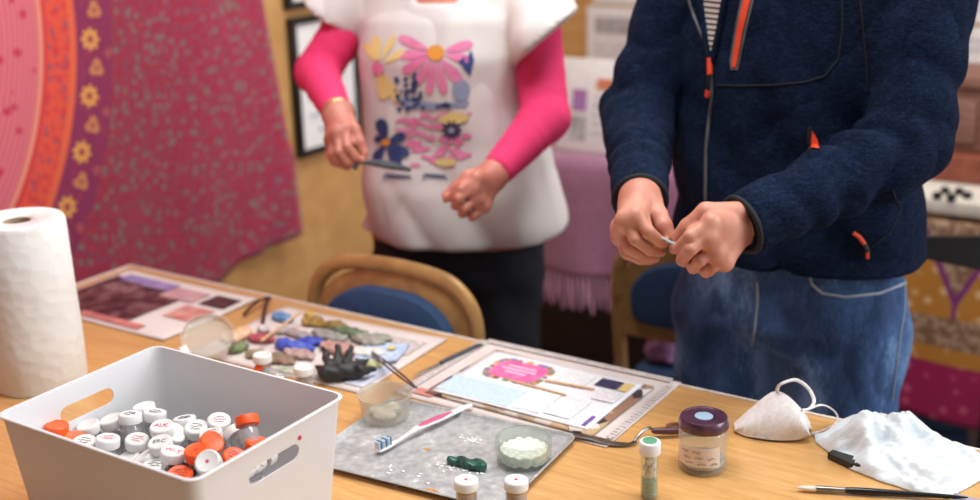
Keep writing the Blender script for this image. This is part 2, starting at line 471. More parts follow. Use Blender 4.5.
# ------------------------------------------------------------------ tables along the back wall
m_lilac = M('lilac_throw', (158, 108, 134), (136, 88, 114), .9, scale=120, bump=.5, sheen=.3)
m_lilac_l = M('lilac_throw_top', (196, 146, 172), (180, 130, 158), .9, scale=90, bump=.4)
m_leg = M('grey_steel', (120, 116, 116), rough=.4, metal=.6)
m_dkw = M('dark_brown_board', (44, 26, 24), (32, 18, 18), .6)
VF = 1.29                      # front edge of the wall tables (v)
def wall_table(u0, u1, top_m, label):
    e = empty('trestle_table', room((u0+u1)/2, (VF+WB)/2, 0), TH); w = u1-u0; dpt = WB-.06-VF
    MB().box((0, 0, .70), (w, dpt, .035), bevel=.004).build('tabletop', top_m, e)
    for sx in (-1, 1):
        for sy in (-1, 1): MB().tube([(sx*(w/2-.06), sy*(dpt/2-.05), 0), (sx*(w/2-.06), sy*(dpt/2-.05), .683)], .012).build('leg', m_leg, e)
    for sx in (-1, 1): MB().tube([(sx*(w/2-.06), -dpt/2+.05, .2), (sx*(w/2-.06), dpt/2-.05, .2)], .008).build('crossbar', m_leg, e)
    tag(e, label, 'table')
def on_front(px, py):
    d = ray(px, py); o = Vector((0, 0, CZ))-RO; t = (VF-o.dot(V))/d.dot(V); p = o+d*t
    return p.dot(U), p.z
ub = on_front(872, 200)[0]
ua = on_front(450, 200)[0]
m_cream = M('cream_tabletop', (224, 218, 206), rough=.45)
wall_table(ua, ub-.02, m_dkw, 'dark trestle table under the lilac fringed throw by the back wall')
wall_table(ub, ub+1.3, m_cream, 'cream topped table at right behind the man, patterned cloth along its front')
# lilac throw with fringe
def throw():
    e = empty('lilac_throw', room((ua+ub)/2, VF, .72), TH); w = ub-ua-.08
    zb = -.32
    def fn(a, b):
        x = (a-.5)*w; s = b*1.0
        if s < .6: y = .55*(1-s/.6); z = .003+.002*math.sin(x*30+y*20)
        else:
            q = (s-.6)/.4; y = -.012-.01*math.sin(min(1, q*4)*PI/2)-.014*q*(1+math.sin(x*21+1.3*math.sin(x*7))); z = .0-q*abs(zb)
        return (x, y, z)
    MB().grid(fn, 180, 44, .004).build('cloth', m_lilac, e, angle=180)
    fr = MB(); rnd = random.Random(2); n = int(w/.016)
    for i in range(n):
        x = -w/2+(i+.5)*w/n; y = -.022-.014*(1+math.sin(x*21+1.3*math.sin(x*7)))
        l = .085+rnd.random()*.025
        fr.tube([(x, y, zb+.004), (x+rnd.uniform(-.004, .004), y-.002, zb-l*.5), (x+rnd.uniform(-.008, .008), y, zb-l)], [.004, .006, .0035], 6)
    f = fr.build('fringe', m_lilac_l, e); f['kind'] = 'stuff'
    tag(e, 'lilac woven throw with fringed hem draped over the back table', 'throw')
throw()
# framed print leaning on the lilac table
def small_print():
    p = on_front(588, 160)
    c = room(p[0]+.035, VF+.06, .7300)
    e = empty('display_board', c, TH); e.rotation_euler = (math.radians(-8), 0, TH); w, h = .34, .255
    MB().box((0, 0, h/2), (w, .012, h), bevel=.003).build('board', m_white, e)
    MB().box((.01, -.0068, h*.74), (.12, .001, .03)).build('printed_heading', M('orange_ink', (214, 130, 92), rough=.6), e, smooth=False)
    MB().box((-.10, -.0068, h*.55), (.045, .001, .06)).build('printed_picture', M('magenta_ink', (190, 90, 140), (150, 130, 190), .6), e, smooth=False)
    MB().box((.02, -.0068, h*.40), (.16, .001, .12)).build('printed_text', m_pale, e, smooth=False)
    MB().box((-.10, -.0068, h*.25), (.05, .001, .07)).build('printed_photo', grey, e, smooth=False)
    tag(e, 'white printed display board propped on the lilac throw beside the pink sleeve', 'display board')
small_print()
def on_plane_v(px, py, v):
    d = ray(px, py); o = Vector((0, 0, CZ))-RO; t = (v-o.dot(V))/d.dot(V); p = o+d*t
    return p.dot(U), p.z
# dark case shape added to fill the dark space under the lilac table
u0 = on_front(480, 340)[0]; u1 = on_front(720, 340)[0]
t = empty('dark_fill_case', room((u0+u1)/2+.02, VF+.36, 0), TH)
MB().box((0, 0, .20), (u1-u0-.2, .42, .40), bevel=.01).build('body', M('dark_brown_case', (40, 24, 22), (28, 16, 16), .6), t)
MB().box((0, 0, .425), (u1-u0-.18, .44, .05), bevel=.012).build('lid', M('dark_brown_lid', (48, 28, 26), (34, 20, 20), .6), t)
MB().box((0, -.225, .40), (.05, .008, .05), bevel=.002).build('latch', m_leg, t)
tag(t, 'dark brown case shape added to fill the dark space under the lilac draped table', 'case')
# lilac cloth bag below the right-hand folding chair
p = on_plane_v(662, 372, 1.0)
def bag():
    q = Vector((.412, 2.19, .480))+V*.14-U*.125; e = empty('cloth_bag', q, TH); e.scale = (.72, .72, .28)
    def f(P):
        d = cap(P, (0, 0, .07), (0, 0, .26), .085, .075); d = smin(d, cap(P, (-.03, 0, .28), (.03, 0, .38), .06, .035), .05)
        return d+.006*np.sin(P[:, 0]*90+3*np.sin(P[:, 2]*20))
    v, fc = relax(*surfnet(f, (-.15, -.15, -.03), (.15, .15, .48), .008))
    v[:, 2] = np.maximum(v[:, 2], 0)
    link('pouch', mesh_of('pouch', [(v, fc)], M('pale_lilac_cloth', (176, 130, 176), (150, 104, 152), .9, scale=80, bump=.3)), e, angle=180)
    MB().tube(curve_pts([(-.03, 0, .37), (-.05, 0, .45), (0, 0, .5), (.05, 0, .45), (.03, 0, .37)]), .006).build('handle', m_lilac_l, e)
    tag(e, 'pale lilac cloth bag lying on the seat of the right folding chair', 'bag')
bag()
# patterned cloth hung on the front of the cream table
def patterned_mat():
    t = NT('patterned_cloth'); v = t.coord('Object'); sp = t.add('ShaderNodeSeparateXYZ'); t.link(v, sp.inputs[0]); x, z = sp.outputs[0], sp.outputs[2]
    nz = t.noise(v, 45, 3); vo = t.add('ShaderNodeTexVoronoi', i_Vector=v, i_Scale=26).outputs['Distance']
    spot = t.ramp(vo, [(.2, (1, 1, 1, 1)), (.34, (0, 0, 0, 1))])
    mus = t.mix(spot, t.mix(nz, lin((190, 120, 26)), lin((176, 128, 60))), lin((214, 178, 130)))
    brn = t.mix(t.ramp(t.noise(v, 60, 3), [(.45, (0, 0, 0, 1)), (.6, (1, 1, 1, 1))]), lin((128, 92, 66)), lin((176, 148, 124)))
    mag = t.mix(spot, lin((158, 24, 84)), lin((196, 84, 120)))
    # scalloped purple lines enclosing brown lobes
    ph = t.math('FRACT', t.math('MULTIPLY', t.math('ADD', x, .02), 1/.17)); c = t.math('ABSOLUTE', t.math('SUBTRACT', ph, .5))
    lobe = t.math('MULTIPLY_ADD', c, .34, -.20)       # z of the lobe's tip line
    dz = t.math('SUBTRACT', z, lobe)
    col = t.mix(t.math('GREATER_THAN', dz, .0), mus, brn)
    col = t.mix(t.math('MULTIPLY', t.math('GREATER_THAN', dz, -.012), t.math('LESS_THAN', dz, .02)), col, lin((120, 44, 110)))
    col = t.mix(t.math('MULTIPLY', t.math('LESS_THAN', c, .035), t.math('LESS_THAN', dz, 0)), col, lin((120, 44, 110)))
    col = t.mix(t.math('LESS_THAN', z, -.235), col, brn)
    col = t.mix(t.math('LESS_THAN', z, -.31), col, mus)
    col = t.mix(t.math('LESS_THAN', z, -.35), col, mag)
    t.link(col, t.b.inputs['Base Color']); t.set(Roughness=.85); return t.m
def table_cloth():
    e = room(ub+.66, VF-.012, .682)
    def fn(a, b):
        x = (a-.5)*1.28; return (x, -.012*(1+math.sin(x*30+math.sin(x*9)*2))*b-.002, -.495*b)
    o = MB().grid(fn, 160, 40, .003).build('patterned_cloth', patterned_mat(), loc=e, rz=TH, angle=180)
    tag(o, 'mustard, purple and magenta patterned cloth hanging from the cream table', 'cloth')
table_cloth()
# brown organiser and small black things on the cream table
uc, zc = on_plane_v(966, 150, VF+.3)
m_crate = M('brown_wood', (146, 104, 90), (120, 82, 70), .6, scale=14, stretch=(1, 6, 6))
e = empty('wooden_cabinet', room(uc+.13, VF+.33, .718), TH)
MB().box((0, 0, .035), (.42, .26, .07), bevel=.006).build('base_drawer', M('red_brown_wood', (150, 84, 62), (128, 66, 48), .5), e)
MB().box((0, .01, .15), (.38, .22, .16), bevel=.008).build('body', m_crate, e)
for k in range(4): MB().box((-.135+k*.09, -.104, .15), (.07, .012, .11), bevel=.004).build('drawer_front', m_crate, e)
MB().box((0, .01, .245), (.40, .24, .03), bevel=.006).build('lid', m_crate, e)
MB().box((0, -.132, .035), (.10, .008, .02), bevel=.003).build('drawer_pull', m_leg, e)
tag(e, 'brown wooden chest of little drawers on the cream table at right', 'cabinet')
rnd = random.Random(4)
m_dark = M('black_plastic', (34, 32, 34), (22, 22, 24), .4)
names = ['leftmost', 'second from left', 'middle', 'fourth from left', 'rightmost']
for k, (px, py) in enumerate(((937, 198), (945, 193), (951, 200), (959, 194), (967, 198))):
    q = at(px, py, .7185)
    o = MB().lathe([(0, 0), (.011, 0), (.011, .012), (.008, .014), (.008, .006), (0, .006)]).build('bottle_cap', m_dark, loc=q)
    tag(o, '%s of five small black caps on the cream table' % names[k], 'cap', 'black caps on the cream table')

# ------------------------------------------------------------------ craft table
TW, TD = 1.75, .98
def craft_table():
    e = empty('craft_table', tb(TW/2, -TD/2, -TZ), TH)
    w, d = TW, TD
    m = MB().box((0, 0, .7225), (w-.008, d-.008, .034), bevel=.002)
    m.build('tabletop', m_table, e)
    b = MB(); r = .006
    for (x, y, sx, sy) in ((0, d/2, w+r, r), (0, -d/2, w+r, r), (w/2, 0, r, d), (-w/2, 0, r, d)): b.box((x, y, .7225), (sx, sy, .036), bevel=.0015)
    b.build('edging', m_edge, e)
    for sx in (-1, 1):
        for sy in (-1, 1): MB().tube([(sx*(w/2-.06), sy*(d/2-.14), 0), (sx*(w/2-.06), sy*(d/2-.14), .705)], .016).build('leg', m_leg, e)
    a = MB()
    for sy in (-1, 1): a.box((0, sy*(d/2-.14), .685), (w-.15, .02, .04))
    for sx in (-1, 1): a.box((sx*(w/2-.06), 0, .685), (.02, d-.28, .04))
    a.build('frame_rail', m_leg, e)
    tag(e, 'large oak laminate craft table with pale edging, covered in craft materials', 'table')
craft_table()

# ------------------------------------------------------------------ folding chairs
m_gold = M('gold_steel', (186, 146, 92), (164, 124, 76), .35, .2)
m_bluef = M('blue_upholstery', (46, 76, 116), (34, 60, 98), .85, scale=200, bump=.3)
def folding_chair(c, ztop, w, label, rz=TH, frame=m_gold, pad=m_bluef):
    e = empty('folding_chair', (c.x, c.y, 0), rz); hw = w/2
    # frame arch: legs rise from the floor in front (toward the table, -y) to the back at the top
    def yy(z): return (.0 if z > .45 else 0)-.0+(ztop-z)*-.16
    arch = [(-hw, yy(0), .0), (-hw, yy(.3), .3), (-hw, yy(.5), .5), (-hw+.002, yy(ztop-.16), ztop-.16)]
    for k in range(9):
        a = PI-PI*k/8; arch.append((math.copysign(1, math.cos(a))*(abs(math.cos(a))**.6)*(hw-.006) if abs(math.cos(a)) > 1e-6 else 0, yy(ztop-.1+.1*math.sin(a)), ztop-.13+.13*math.sin(a)**.75 if math.sin(a) > 0 else ztop-.13))
    arch += [(hw-.002, yy(ztop-.16), ztop-.16), (hw, yy(.5), .5), (hw, yy(.3), .3), (hw, yy(0), .0)]
    MB().tube(curve_pts(arch, 5), .0145, 10, flat=.8, up=(0, 1, 0)).build('back_frame', frame, e)
    # inner rim of pressed steel round the pad
    def panel(zb, zt, hw2, yoff, th, r):
        pts = []; n = 10
        for (cx, cz, a0) in ((hw2-r*1.25, zt-r, 90), (-hw2+r*1.25, zt-r, 180), (-hw2+.03, zb+.03, 180), (hw2-.03, zb+.03, 270)):
            pass
        for k in range(n+1):
            a = PI/2*k/n; pts.append((hw2-r*1.3+r*1.3*math.cos(a), zt-r+r*math.sin(a)))
        for k in range(n+1):
            a = PI/2+PI/2*k/n; pts.append((-hw2+r*1.3+r*1.3*math.cos(a), zt-r+r*math.sin(a)))
        for k in range(4):
            a = PI+PI/2*k/3; pts.append((-hw2+.03+.03*math.cos(a), zb+.03+.03*math.sin(a)))
        for k in range(4):
            a = PI*1.5+PI/2*k/3; pts.append((hw2-.03+.03*math.cos(a), zb+.03+.03*math.sin(a)))
        m = MB(); n = len(pts)
        cx = 0; cz = (zb+zt)/2
        rings = []
        for (sc, yo) in ((1, th/2), (1, -th*.2), (.97, -th*.42), (.9, -th*.5), (.55, -th*.56), (0, -th*.58)):
            if sc == 0: rings.append([m.bm.verts.new((0, yy(cz)+yoff+yo, cz))]); continue
            rings.append([m.bm.verts.new((x*sc, yy(cz+(z-cz)*sc)+yoff+yo, cz+(z-cz)*sc)) for x, z in pts])
        for A_, B_ in zip(rings, rings[1:]):
            for i in range(n):
                j = (i+1) % n
                m.bm.faces.new((A_[i], A_[j], B_[0]) if len(B_) == 1 else (A_[i], A_[j], B_[j], B_[i]))
        m.bm.faces.new(rings[0]); return m
    panel(.568, ztop-.012, hw-.008, .004, .012, .12).build('back_panel', frame, e)
    panel(.598, ztop-.040, hw-.042, -.010, .03, .095).build('back_pad', pad, e)
    panel(.598, ztop-.040, hw-.042, .016, -.024, .095).build('back_pad', pad, e)
    MB().box((0, yy(.57), .575), (w-.02, .02, .03), bevel=.005).build('crossbar', frame, e)
    ys = yy(.45)-.19
    MB().box((0, ys, .455), (w-.03, .36, .045), bevel=.018, seg=3).build('seat', pad, e)
    for sx in (-1, 1): MB().tube([(sx*(hw-.03), ys-.10, .43), (sx*(hw-.03), yy(.25)+.02, .25), (sx*(hw-.03), .12, 0)], .011).build('rear_leg', frame, e)
    MB().tube([(-hw+.03, .10, .045), (hw-.03, .10, .045)], .008).build('stretcher', frame, e)
    tag(e, label, 'chair', 'blue padded folding chairs')
CH1 = Vector((-.172, 2.03, 0)); CH2 = Vector((.412, 2.19, 0))
folding_chair(CH1, .815, .385, 'gold framed folding chair with blue pad in front of the woman')
folding_chair(CH2, .785, .40, 'gold framed folding chair with blue pad beside the man in jeans', rz=TH+PI)
# black chair cut off by the right edge, its long curved arm reaching behind the man
def black_chair():
    e = empty('black_chair', (1.22, 2.30, 0), math.radians(3))
    m_b = M('black_metal', (20, 20, 24), (12, 12, 16), .45)
    hw = .2
    MB().grid(lambda a, b: (-.52+.74*a, -.06-.03*math.sin(a*PI), .795-.01*a-(.016+min(.055, .16*a))*b), 20, 4, .016).build('arm_rail', m_b, e)
    for sx in (-1, 1):
        MB().tube([(sx*hw+.02, .02, 0), (sx*hw+.02, .01, .45), (sx*hw+.02, -.03, .75)], .014).build('back_post', m_b, e)
        MB().tube([(sx*hw+.02, -.36, 0), (sx*hw+.02, -.36, .44)], .014).build('leg', m_b, e)
    MB().box((.02, -.18, .465), (2*hw+.04, .42, .05), bevel=.02).build('seat', m_b, e)
    tag(e, 'black chair cut off at the right edge, long curved arm behind the man', 'chair')
    return e
BC = black_chair()

# denim folded on the black chair
def folded_denim():
    c = at(932, 424, .03); m = MB()
    for k, (w, d, z) in enumerate(((.34, .2, .0), (.30, .17, .034))):
        m.box((.01*k-.08, 0, z+.018), (w, d, .036), rot=(0, .02*k, .1*k), bevel=.016, seg=4)
    o = m.build('folded_jeans', M('dark_denim', (52, 78, 110), (34, 52, 82), .9, scale=60, bump=.4), loc=(c.x, c.y, .002), rz=-.3)
    tag(o, 'folded dark blue denim on the floor beneath the patterned cloth', 'jeans')
folded_denim()

# ------------------------------------------------------------------ kitchen roll
def kitchen_roll():
    c = at(41, 380, TZ)
    e = empty('kitchen_roll', (c.x, c.y, TZ)); h = .262; R = .070; r = .021
    t = NT('quilted_paper'); v = t.coord('Object'); vo = t.add('ShaderNodeTexVoronoi', i_Vector=v, i_Scale=55)
    t.link(t.mix(t.noise(v, 9), lin((228, 228, 226)), lin((216, 216, 213))), t.b.inputs['Base Color']); t.set(Roughness=.9, Subsurface_Weight=.1)
    t.bump(t.math('ADD', vo.outputs['Distance'], t.noise(v, 25)), .45, .0025)
    fl = lambda i, z: .006*math.sin(i*2*PI/72*3+z*14)+.004*math.sin(i*2*PI/72*7-z*30)
    MB().lathe([(r, .002), (R-.002, 0), (R, .004), (R+.001, h*.3), (R, h*.6), (R-.001, h-.006), (R-.004, h), (r+.002, h-.001), (r, h-.004), (r, .002)], segs=72, flute=fl).build('paper', t.m, e, angle=60)
    MB().lathe([(r-.002, .001), (r, .001), (r, h-.003), (r-.002, h-.003), (r-.002, .001)], segs=32).build('cardboard_tube', M('cardboard', (176, 150, 122), rough=.9), e)
    tag(e, 'white kitchen paper roll standing on the table at the left edge', 'kitchen roll')
kitchen_roll()

# ------------------------------------------------------------------ white box
RZ = .885
bc = [at(0, 414, RZ), at(152, 348, RZ), at(340, 391, RZ), at(199, 479, RZ)]
def box_frame():
    # least-squares rectangle in the table's directions
    us = [uv_of(p) for p in bc]
    u0 = (us[0][0]+us[1][0])/2-.005; u1 = (us[2][0]+us[3][0])/2+.007; v0 = (us[0][1]+us[3][1])/2-.007; v1 = (us[1][1]+us[2][1])/2+.004
    return u0, u1, v0, v1
bu0, bu1, bv0, bv1 = box_frame()
BW, BD, BH = bu1-bu0, bv1-bv0, RZ-TZ-.001
BC0 = tb((bu0+bu1)/2, (bv0+bv1)/2, .001)
print('box', BW, BD, BH)
m_box = M('white_plastic', (218, 218, 219), (214, 214, 216), .38, scale=4)
def rrect(w, d, r, n=6):
    pts = []
    for (cx, cy, a0) in ((w/2-r, d/2-r, 0), (-w/2+r, d/2-r, 90), (-w/2+r, -d/2+r, 180), (w/2-r, -d/2+r, 270)):
        for k in range(n+1):
            a = math.radians(a0+90*k/n); pts.append((cx+r*math.cos(a), cy+r*math.sin(a)))
    return pts
def plastic_box():
    tp = .013
    m = MB(); bm = m.bm; rings = []
    spec = [(-tp-.006, .0, .018), (-tp-.001, .004, .020), (-.0025, BH-.004, .016), (0, BH-.003, .016), (.0008, BH-.001, .016), (0, BH, .016), (-.0032, BH, .014), (-.0038, BH-.002, .014), (-tp-.0028, .006, .018), (-tp-.010, .003, .016)]
    for (o, z, r) in spec:
        rings.append([bm.verts.new((x, y, z)) for x, y in rrect(BW+2*o, BD+2*o, r)])
    for A_, B_ in zip(rings, rings[1:]):
        n = len(A_)
        for i in range(n): bm.faces.new((A_[i], A_[(i+1) % n], B_[(i+1) % n], B_[i]))
    bm.faces.new(rings[0][::-1]); bm.faces.new(rings[-1])
    e = empty('storage_box', BC0, TH)
    o = m.build('body', m_box, e, angle=50)
    # stadium-shaped hand holes in the two short sides
    c = MB(); pts = []; hl, hr = .031, .0105
    for k in range(9): a = -PI/2+PI*k/8; pts.append((hl+hr*math.cos(a), hr*math.sin(a)))
    for k in range(9): a = PI/2+PI*k/8; pts.append((-hl+hr*math.cos(a), hr*math.sin(a)))
    zc = BH-.037
    A_ = [c.bm.verts.new((-BW, y, zc+z)) for y, z in pts]; B_ = [c.bm.verts.new((BW, y, zc+z)) for y, z in pts]
    c.bm.faces.new(A_); c.bm.faces.new(B_[::-1])
    for i in range(len(pts)): c.bm.faces.new((A_[i], B_[i], B_[(i+1) % len(pts)], A_[(i+1) % len(pts)]))
    cut = c.build('cutter', m_box, e, smooth=False)
    md = o.modifiers.new('holes', 'BOOLEAN'); md.object = cut; md.operation = 'DIFFERENCE'; md.solver = 'EXACT'
    bpy.context.view_layer.update()
    me = bpy.data.meshes.new_from_object(o.evaluated_get(bpy.context.evaluated_depsgraph_get()))
    o.modifiers.clear(); o.data = me; me.set_sharp_from_angle(angle=math.radians(35)); bpy.data.objects.remove(cut)
    # red pen spot on the outer right side
    MB().lathe([(0, 0), (.0028, 0), (.0026, .0006), (0, .0008)], (BW/2-.0033, -BD*.5+.168, BH-.022), rot=(0, math.radians(84), 0), segs=12).build('pen_spot', M('red_ink', (206, 50, 84), rough=.5), e)
    tag(e, 'white plastic storage box with oval hand holes full of small capped bottles', 'storage box')
    return e
plastic_box()

# ------------------------------------------------------------------ bottles
m_capw = M('white_cap', (228, 227, 225), (220, 219, 217), .4)
m_capo = M('orange_cap', (240, 98, 34), (230, 84, 26), .4)
m_clear = glass('clear_plastic', (228, 228, 230), .1, .22, 1.4)
m_pink = M('pink_ink', (216, 40, 100), rough=.6); m_ink = M('black_ink', (60, 54, 70), rough=.6); m_red = M('red_mark', (206, 44, 60), rough=.5)
m_gravel = M('gravel', (150, 134, 122), (96, 84, 78), .8, scale=160, bump=.6)
m_tan = M('tan_powder', (206, 172, 120), (180, 146, 96), .9, scale=80, bump=.3)
CR, CH, BHt = .0143, .0125, .052
def cap_mb(R=CR, h=CH, z0=0):
    return MB().lathe([(0, z0), (R-.001, z0), (R, z0+.0008), (R, z0+h-.0018), (R-.0006, z0+h-.0007), (R-.002, z0+h), (R*.8, z0+h-.0004), (0, z0+h-.0004)], segs=64, flute=lambda i, z: (.012 if i % 2 else 0) if z0+.0005 < z < z0+h-.0012 else 0)
def body_mb(R, h, neck=.8):
    z = h
    return MB().lathe([(0, 0), (R*.9, 0), (R, .0015), (R, z*.72), (R*neck, z*.8), (R*neck, z), (R*neck-.0012, z), (R*neck-.0012, z*.8), (R-.0012, z*.71), (R-.0012, .003), (0, .003)], segs=28)
def text_mesh(s, size, mat, name='written_mark'):
    cu = bpy.data.curves.new(name, 'FONT'); cu.body = s; cu.size = size; cu.align_x = 'CENTER'; cu.align_y = 'CENTER'; cu.extrude = .0002
    ob = bpy.data.objects.new(name, cu); COL.objects.link(ob); bpy.context.view_layer.update()
    me = bpy.data.meshes.new_from_object(ob.evaluated_get(bpy.context.evaluated_depsgraph_get()))
    bpy.data.objects.remove(ob); me.materials.clear(); me.materials.append(mat); me.name = name
    return me
def scribble(seed, mat, r=.009, n=3):
    rnd = random.Random(seed); m = MB()
    for k in range(n):
        y = (k-(n-1)/2)*.0045; w = r*(.9-.25*abs(k-(n-1)/2)); pts = []
        for i in range(12): pts.append((-w+2*w*i/11, y+rnd.uniform(-.0013, .0013), .0002))
        m.tube(curve_pts(pts, 3), .00035, 5)
    return m.bm
def make_bottle(kind, mark=None):
    e = empty('specimen_bottle'); capm = m_capo if kind == 'o' else m_capw
    body_mb(.0125, BHt-CH+.006).build('bottle', m_clear, e)
    cp = cap_mb(z0=BHt-CH).build('cap', capm, e, angle=50)
    add_mark(cp, mark); return e
def add_mark(cp, mark):
    if not mark: return
    k, *a = mark
    if k == 'text':
        me = text_mesh(a[0], a[1], a[2]); o = link('written_mark', me, cp, loc=(0, 0, BHt-.0002), smooth=False)
    elif k == 'dot':
        o = MB().lathe([(0, 0), (.0022, 0), (.002, .0004), (0, .0005)], (0, 0, BHt-.0004), segs=14).build('written_mark', a[0], cp)
    else:
        m = MB(); m.bm = scribble(a[0], a[1]); o = m.build('written_mark', a[1], cp, loc=(0, 0, BHt-.0003))
    return o
proto = {'w': None, 'o': None}
# px, py of each cap's top in the photo, cap height above the table, tilt, tilt direction (deg in world, where the top leans), kind, mark, label
S = lambda k, m=None: ('scr', k, m or m_ink)
bottles = [
 (56.5, 424, .108, 6, 0, 'o', None, 'orange capped bottle in the far left corner of the box, upper one'),
 (76, 437, .094, 20, 330, 'o', None, 'orange capped bottle tipped over just below the far left orange cap'),
 (87, 424, .092, 14, 210, 'w', None, 'white capped bottle tipped beside the two orange caps at box left'),
 (84, 440, .096, 8, 300, 'w', S(3), 'white capped bottle with faint writing, close to the left orange caps'),
 (110, 418, .094, 14, 200, 'w', None, 'white capped bottle leaning away under the left hand hole'),
 (108, 437, .100, 8, 20, 'w', S(5, m_pink), 'upright white capped bottle with pink and grey marks, left half of the box'),
 (97, 450, .085, 20, 250, 'w', None, 'white capped bottle low against the near left rim, mostly hidden'),
 (130, 413, .104, 8, 90, 'w', S(7), 'upright white capped bottle at the back left of the box'),
 (143, 405, .100, 10, 170, 'w', None, 'white capped bottle furthest back in the box, half hidden'),
 (155, 411, .098, 10, 60, 'w', S(8), 'white capped bottle with faint marks at the back of the box'),
 (161, 425, .110, 12, 250, 'w', ('text', 'ALK', .0095, m_pink), 'white cap with pink capital letters, back middle of the box'),
 (119, 430, .070, 30, 60, 'w', None, 'sunken white capped bottle between the left upright ones'),
 (137, 438, .094, 10, 310, 'w', S(9, m_red), 'white capped bottle with tiny red mark over a tan smear'),
 (159, 441, .106, 14, 240, 'w', ('text', 'ERC', .009, m_ink), 'white cap with black capital letters in the middle of the box'),
 (176, 432, .098, 45, 330, 'w', None, 'white capped bottle lying tilted behind the pink lettered cap'),
 (173, 450, .116, 8, 0, 'w', ('text', 'W-Y', .0105, m_pink), 'white cap lettered in pink with a dash, near middle of the box'),
 (143, 455, .090, 30, 180, 'w', None, 'tilted white capped bottle in front of the tan smeared one'),
 (155, 463, .088, 10, 270, 'w', S(11), 'white capped bottle low behind the near rim of the box'),
 (127, 456, .078, 15, 200, 'w', None, 'white cap barely showing above the near left rim'),
 (184, 417, .100, 12, 120, 'w', S(12), 'white capped bottle at the back, left of a similar one'),
 (196, 426, .100, 14, 280, 'w', S(13), 'white capped bottle at the back middle with grey marks'),
 (219, 419, .104, 18, 300, 'w', S(14, m_pink), 'white capped bottle with pink marks left of the leaning orange cap'),
 (210, 432, .098, 12, 200, 'w', S(15, m_red), 'white capped bottle with red mark behind the tilted orange cap'),
 (230, 431, .092, 60, 140, 'w', None, 'white capped bottle lying on its side under the leaning orange one'),
 (246, 416, .120, 38, 110, 'o', None, 'orange capped bottle leaning high at the back right of the box'),
 (213, 441, .122, 42, 320, 'o', None, 'tilted orange capped bottle in the middle right of the pile'),
 (196, 449, .122, 10, 250, 'o', ('dot', m_red), 'orange cap with a red dot between the white lettered caps'),
 (207, 461, .132, 40, 262, 'w', ('dot', m_red), 'white capped bottle with red dot facing out near the box corner'),
 (258, 441, .100, 14, 350, 'o', None, 'orange cap low against the right rim of the box'),
 (235, 455, .104, 24, 320, 'o', S(17, m_red), 'orange cap with dark scrawl along the right rim of the box'),
 (180, 472, .104, 12, 300, 'o', S(18), 'orange cap in a black ring at the near corner of the box'),
]
def put(kind, pos_cap, tilt, az, mark, label, group):
    src = proto[kind]
    if src is None: e = proto[kind] = make_bottle(kind)
    else: e = copy_tree(src)
    ax = Vector((math.sin(tilt)*math.cos(az), math.sin(tilt)*math.sin(az), math.cos(tilt)))
    q = Vector((0, 0, 1)).rotation_difference(ax); spin = Matrix.Rotation(random.Random(label).uniform(-.5, .2), 4, 'Z')
    R = q.to_matrix().to_4x4() @ spin
    e.location = pos_cap-ax*BHt; e.rotation_euler = R.to_euler()
    tag(e, label, 'bottle', group)
    if mark:
        cp = [x for x in COL.objects if x.parent == e and x.name.startswith('cap')][0]; add_mark(cp, mark)
    return e
make = [('w', None), ('o', None)]
proto_done = False
for (px, py, h, tl, az, k, mk, lb) in bottles:
    p = at(px, py, TZ+h)
    if proto[k] is None:                    # the first of each kind is built unmarked, so that copies stay unmarked
        e = put(k, p, math.radians(tl), math.radians(az), None, lb, 'capped specimen bottles in the white box'); first_mark = mk
    else: put(k, p, math.radians(tl), math.radians(az), mk, lb, 'capped specimen bottles in the white box')
# black ring round the orange cap at the near corner
o = MB().tube([(.0165*math.cos(2*PI*i/32), .0165*math.sin(2*PI*i/32), 0) for i in range(32)], .0022, 8, closed=True).build('rubber_ring', m_dark, loc=at(180, 473, TZ+.098)); o.rotation_euler = (.2, .1, 0)
tag(o, 'black rubber ring round an orange cap at the near corner of the box', 'ring')
# a lower layer of bottles lying in the box, glimpsed in the gaps and through the hand hole
rnd = random.Random(9); low = []
lowlab = ['along the far side', 'in the far left corner', 'under the left hand hole', 'in the left middle', 'at the centre of the floor', 'beneath the leaning orange cap', 'in the far right corner', 'behind the right hand hole', 'in the near corner', 'along the near left side', 'beneath the lettered caps', 'near the right rim', 'at the near right']
spots = [(-.02, .07), (-.09, .065), (-.10, .01), (-.055, -.01), (-.01, .02), (.045, .03), (.095, .065), (.105, -.005), (.10, -.065), (-.06, -.06), (.0, -.035), (.055, -.03), (.03, -.07)]
for (x, y), s in zip(spots, lowlab):
    az = rnd.uniform(0, 2*PI); ax = Vector((math.cos(az), math.sin(az), 0)); c = BC0+U*x*.95+V*y*.85+Vector((0, 0, .0185))
    put(rnd.choice('wwwo'), c+ax*BHt/2+Vector((0, 0, 0)), PI/2-.02, az, None, 'capped bottle lying on the bottom of the white box %s' % s, 'capped specimen bottles in the white box')
# bottle with a paper label, seen through the right hand hole
e = put('w', BC0+U*(BW/2-.030)+V*(.018)+Vector((0, 0, .108)), PI/2-.05, TH+PI/2, None, 'bottle with white scribbled label seen through the right hand hole', 'capped specimen bottles in the white box')
lbp = MB().lathe([(.0129, .004), (.0131, .004), (.0131, .034), (.0129, .034)], segs=28).build('paper_label', m_white, e)
m = MB(); rnd2 = random.Random(12)
for k in range(24):
    a_ = 2*PI*k/24; z_ = rnd2.uniform(.008, .026); m.tube([(.0133*math.cos(a_+q), .0133*math.sin(a_+q), z_+q*.02+rnd2.uniform(-.001, .001)) for q in (0, .06, .12, .18)], .0004, 5)
m.build('written_mark', m_ink, lbp)
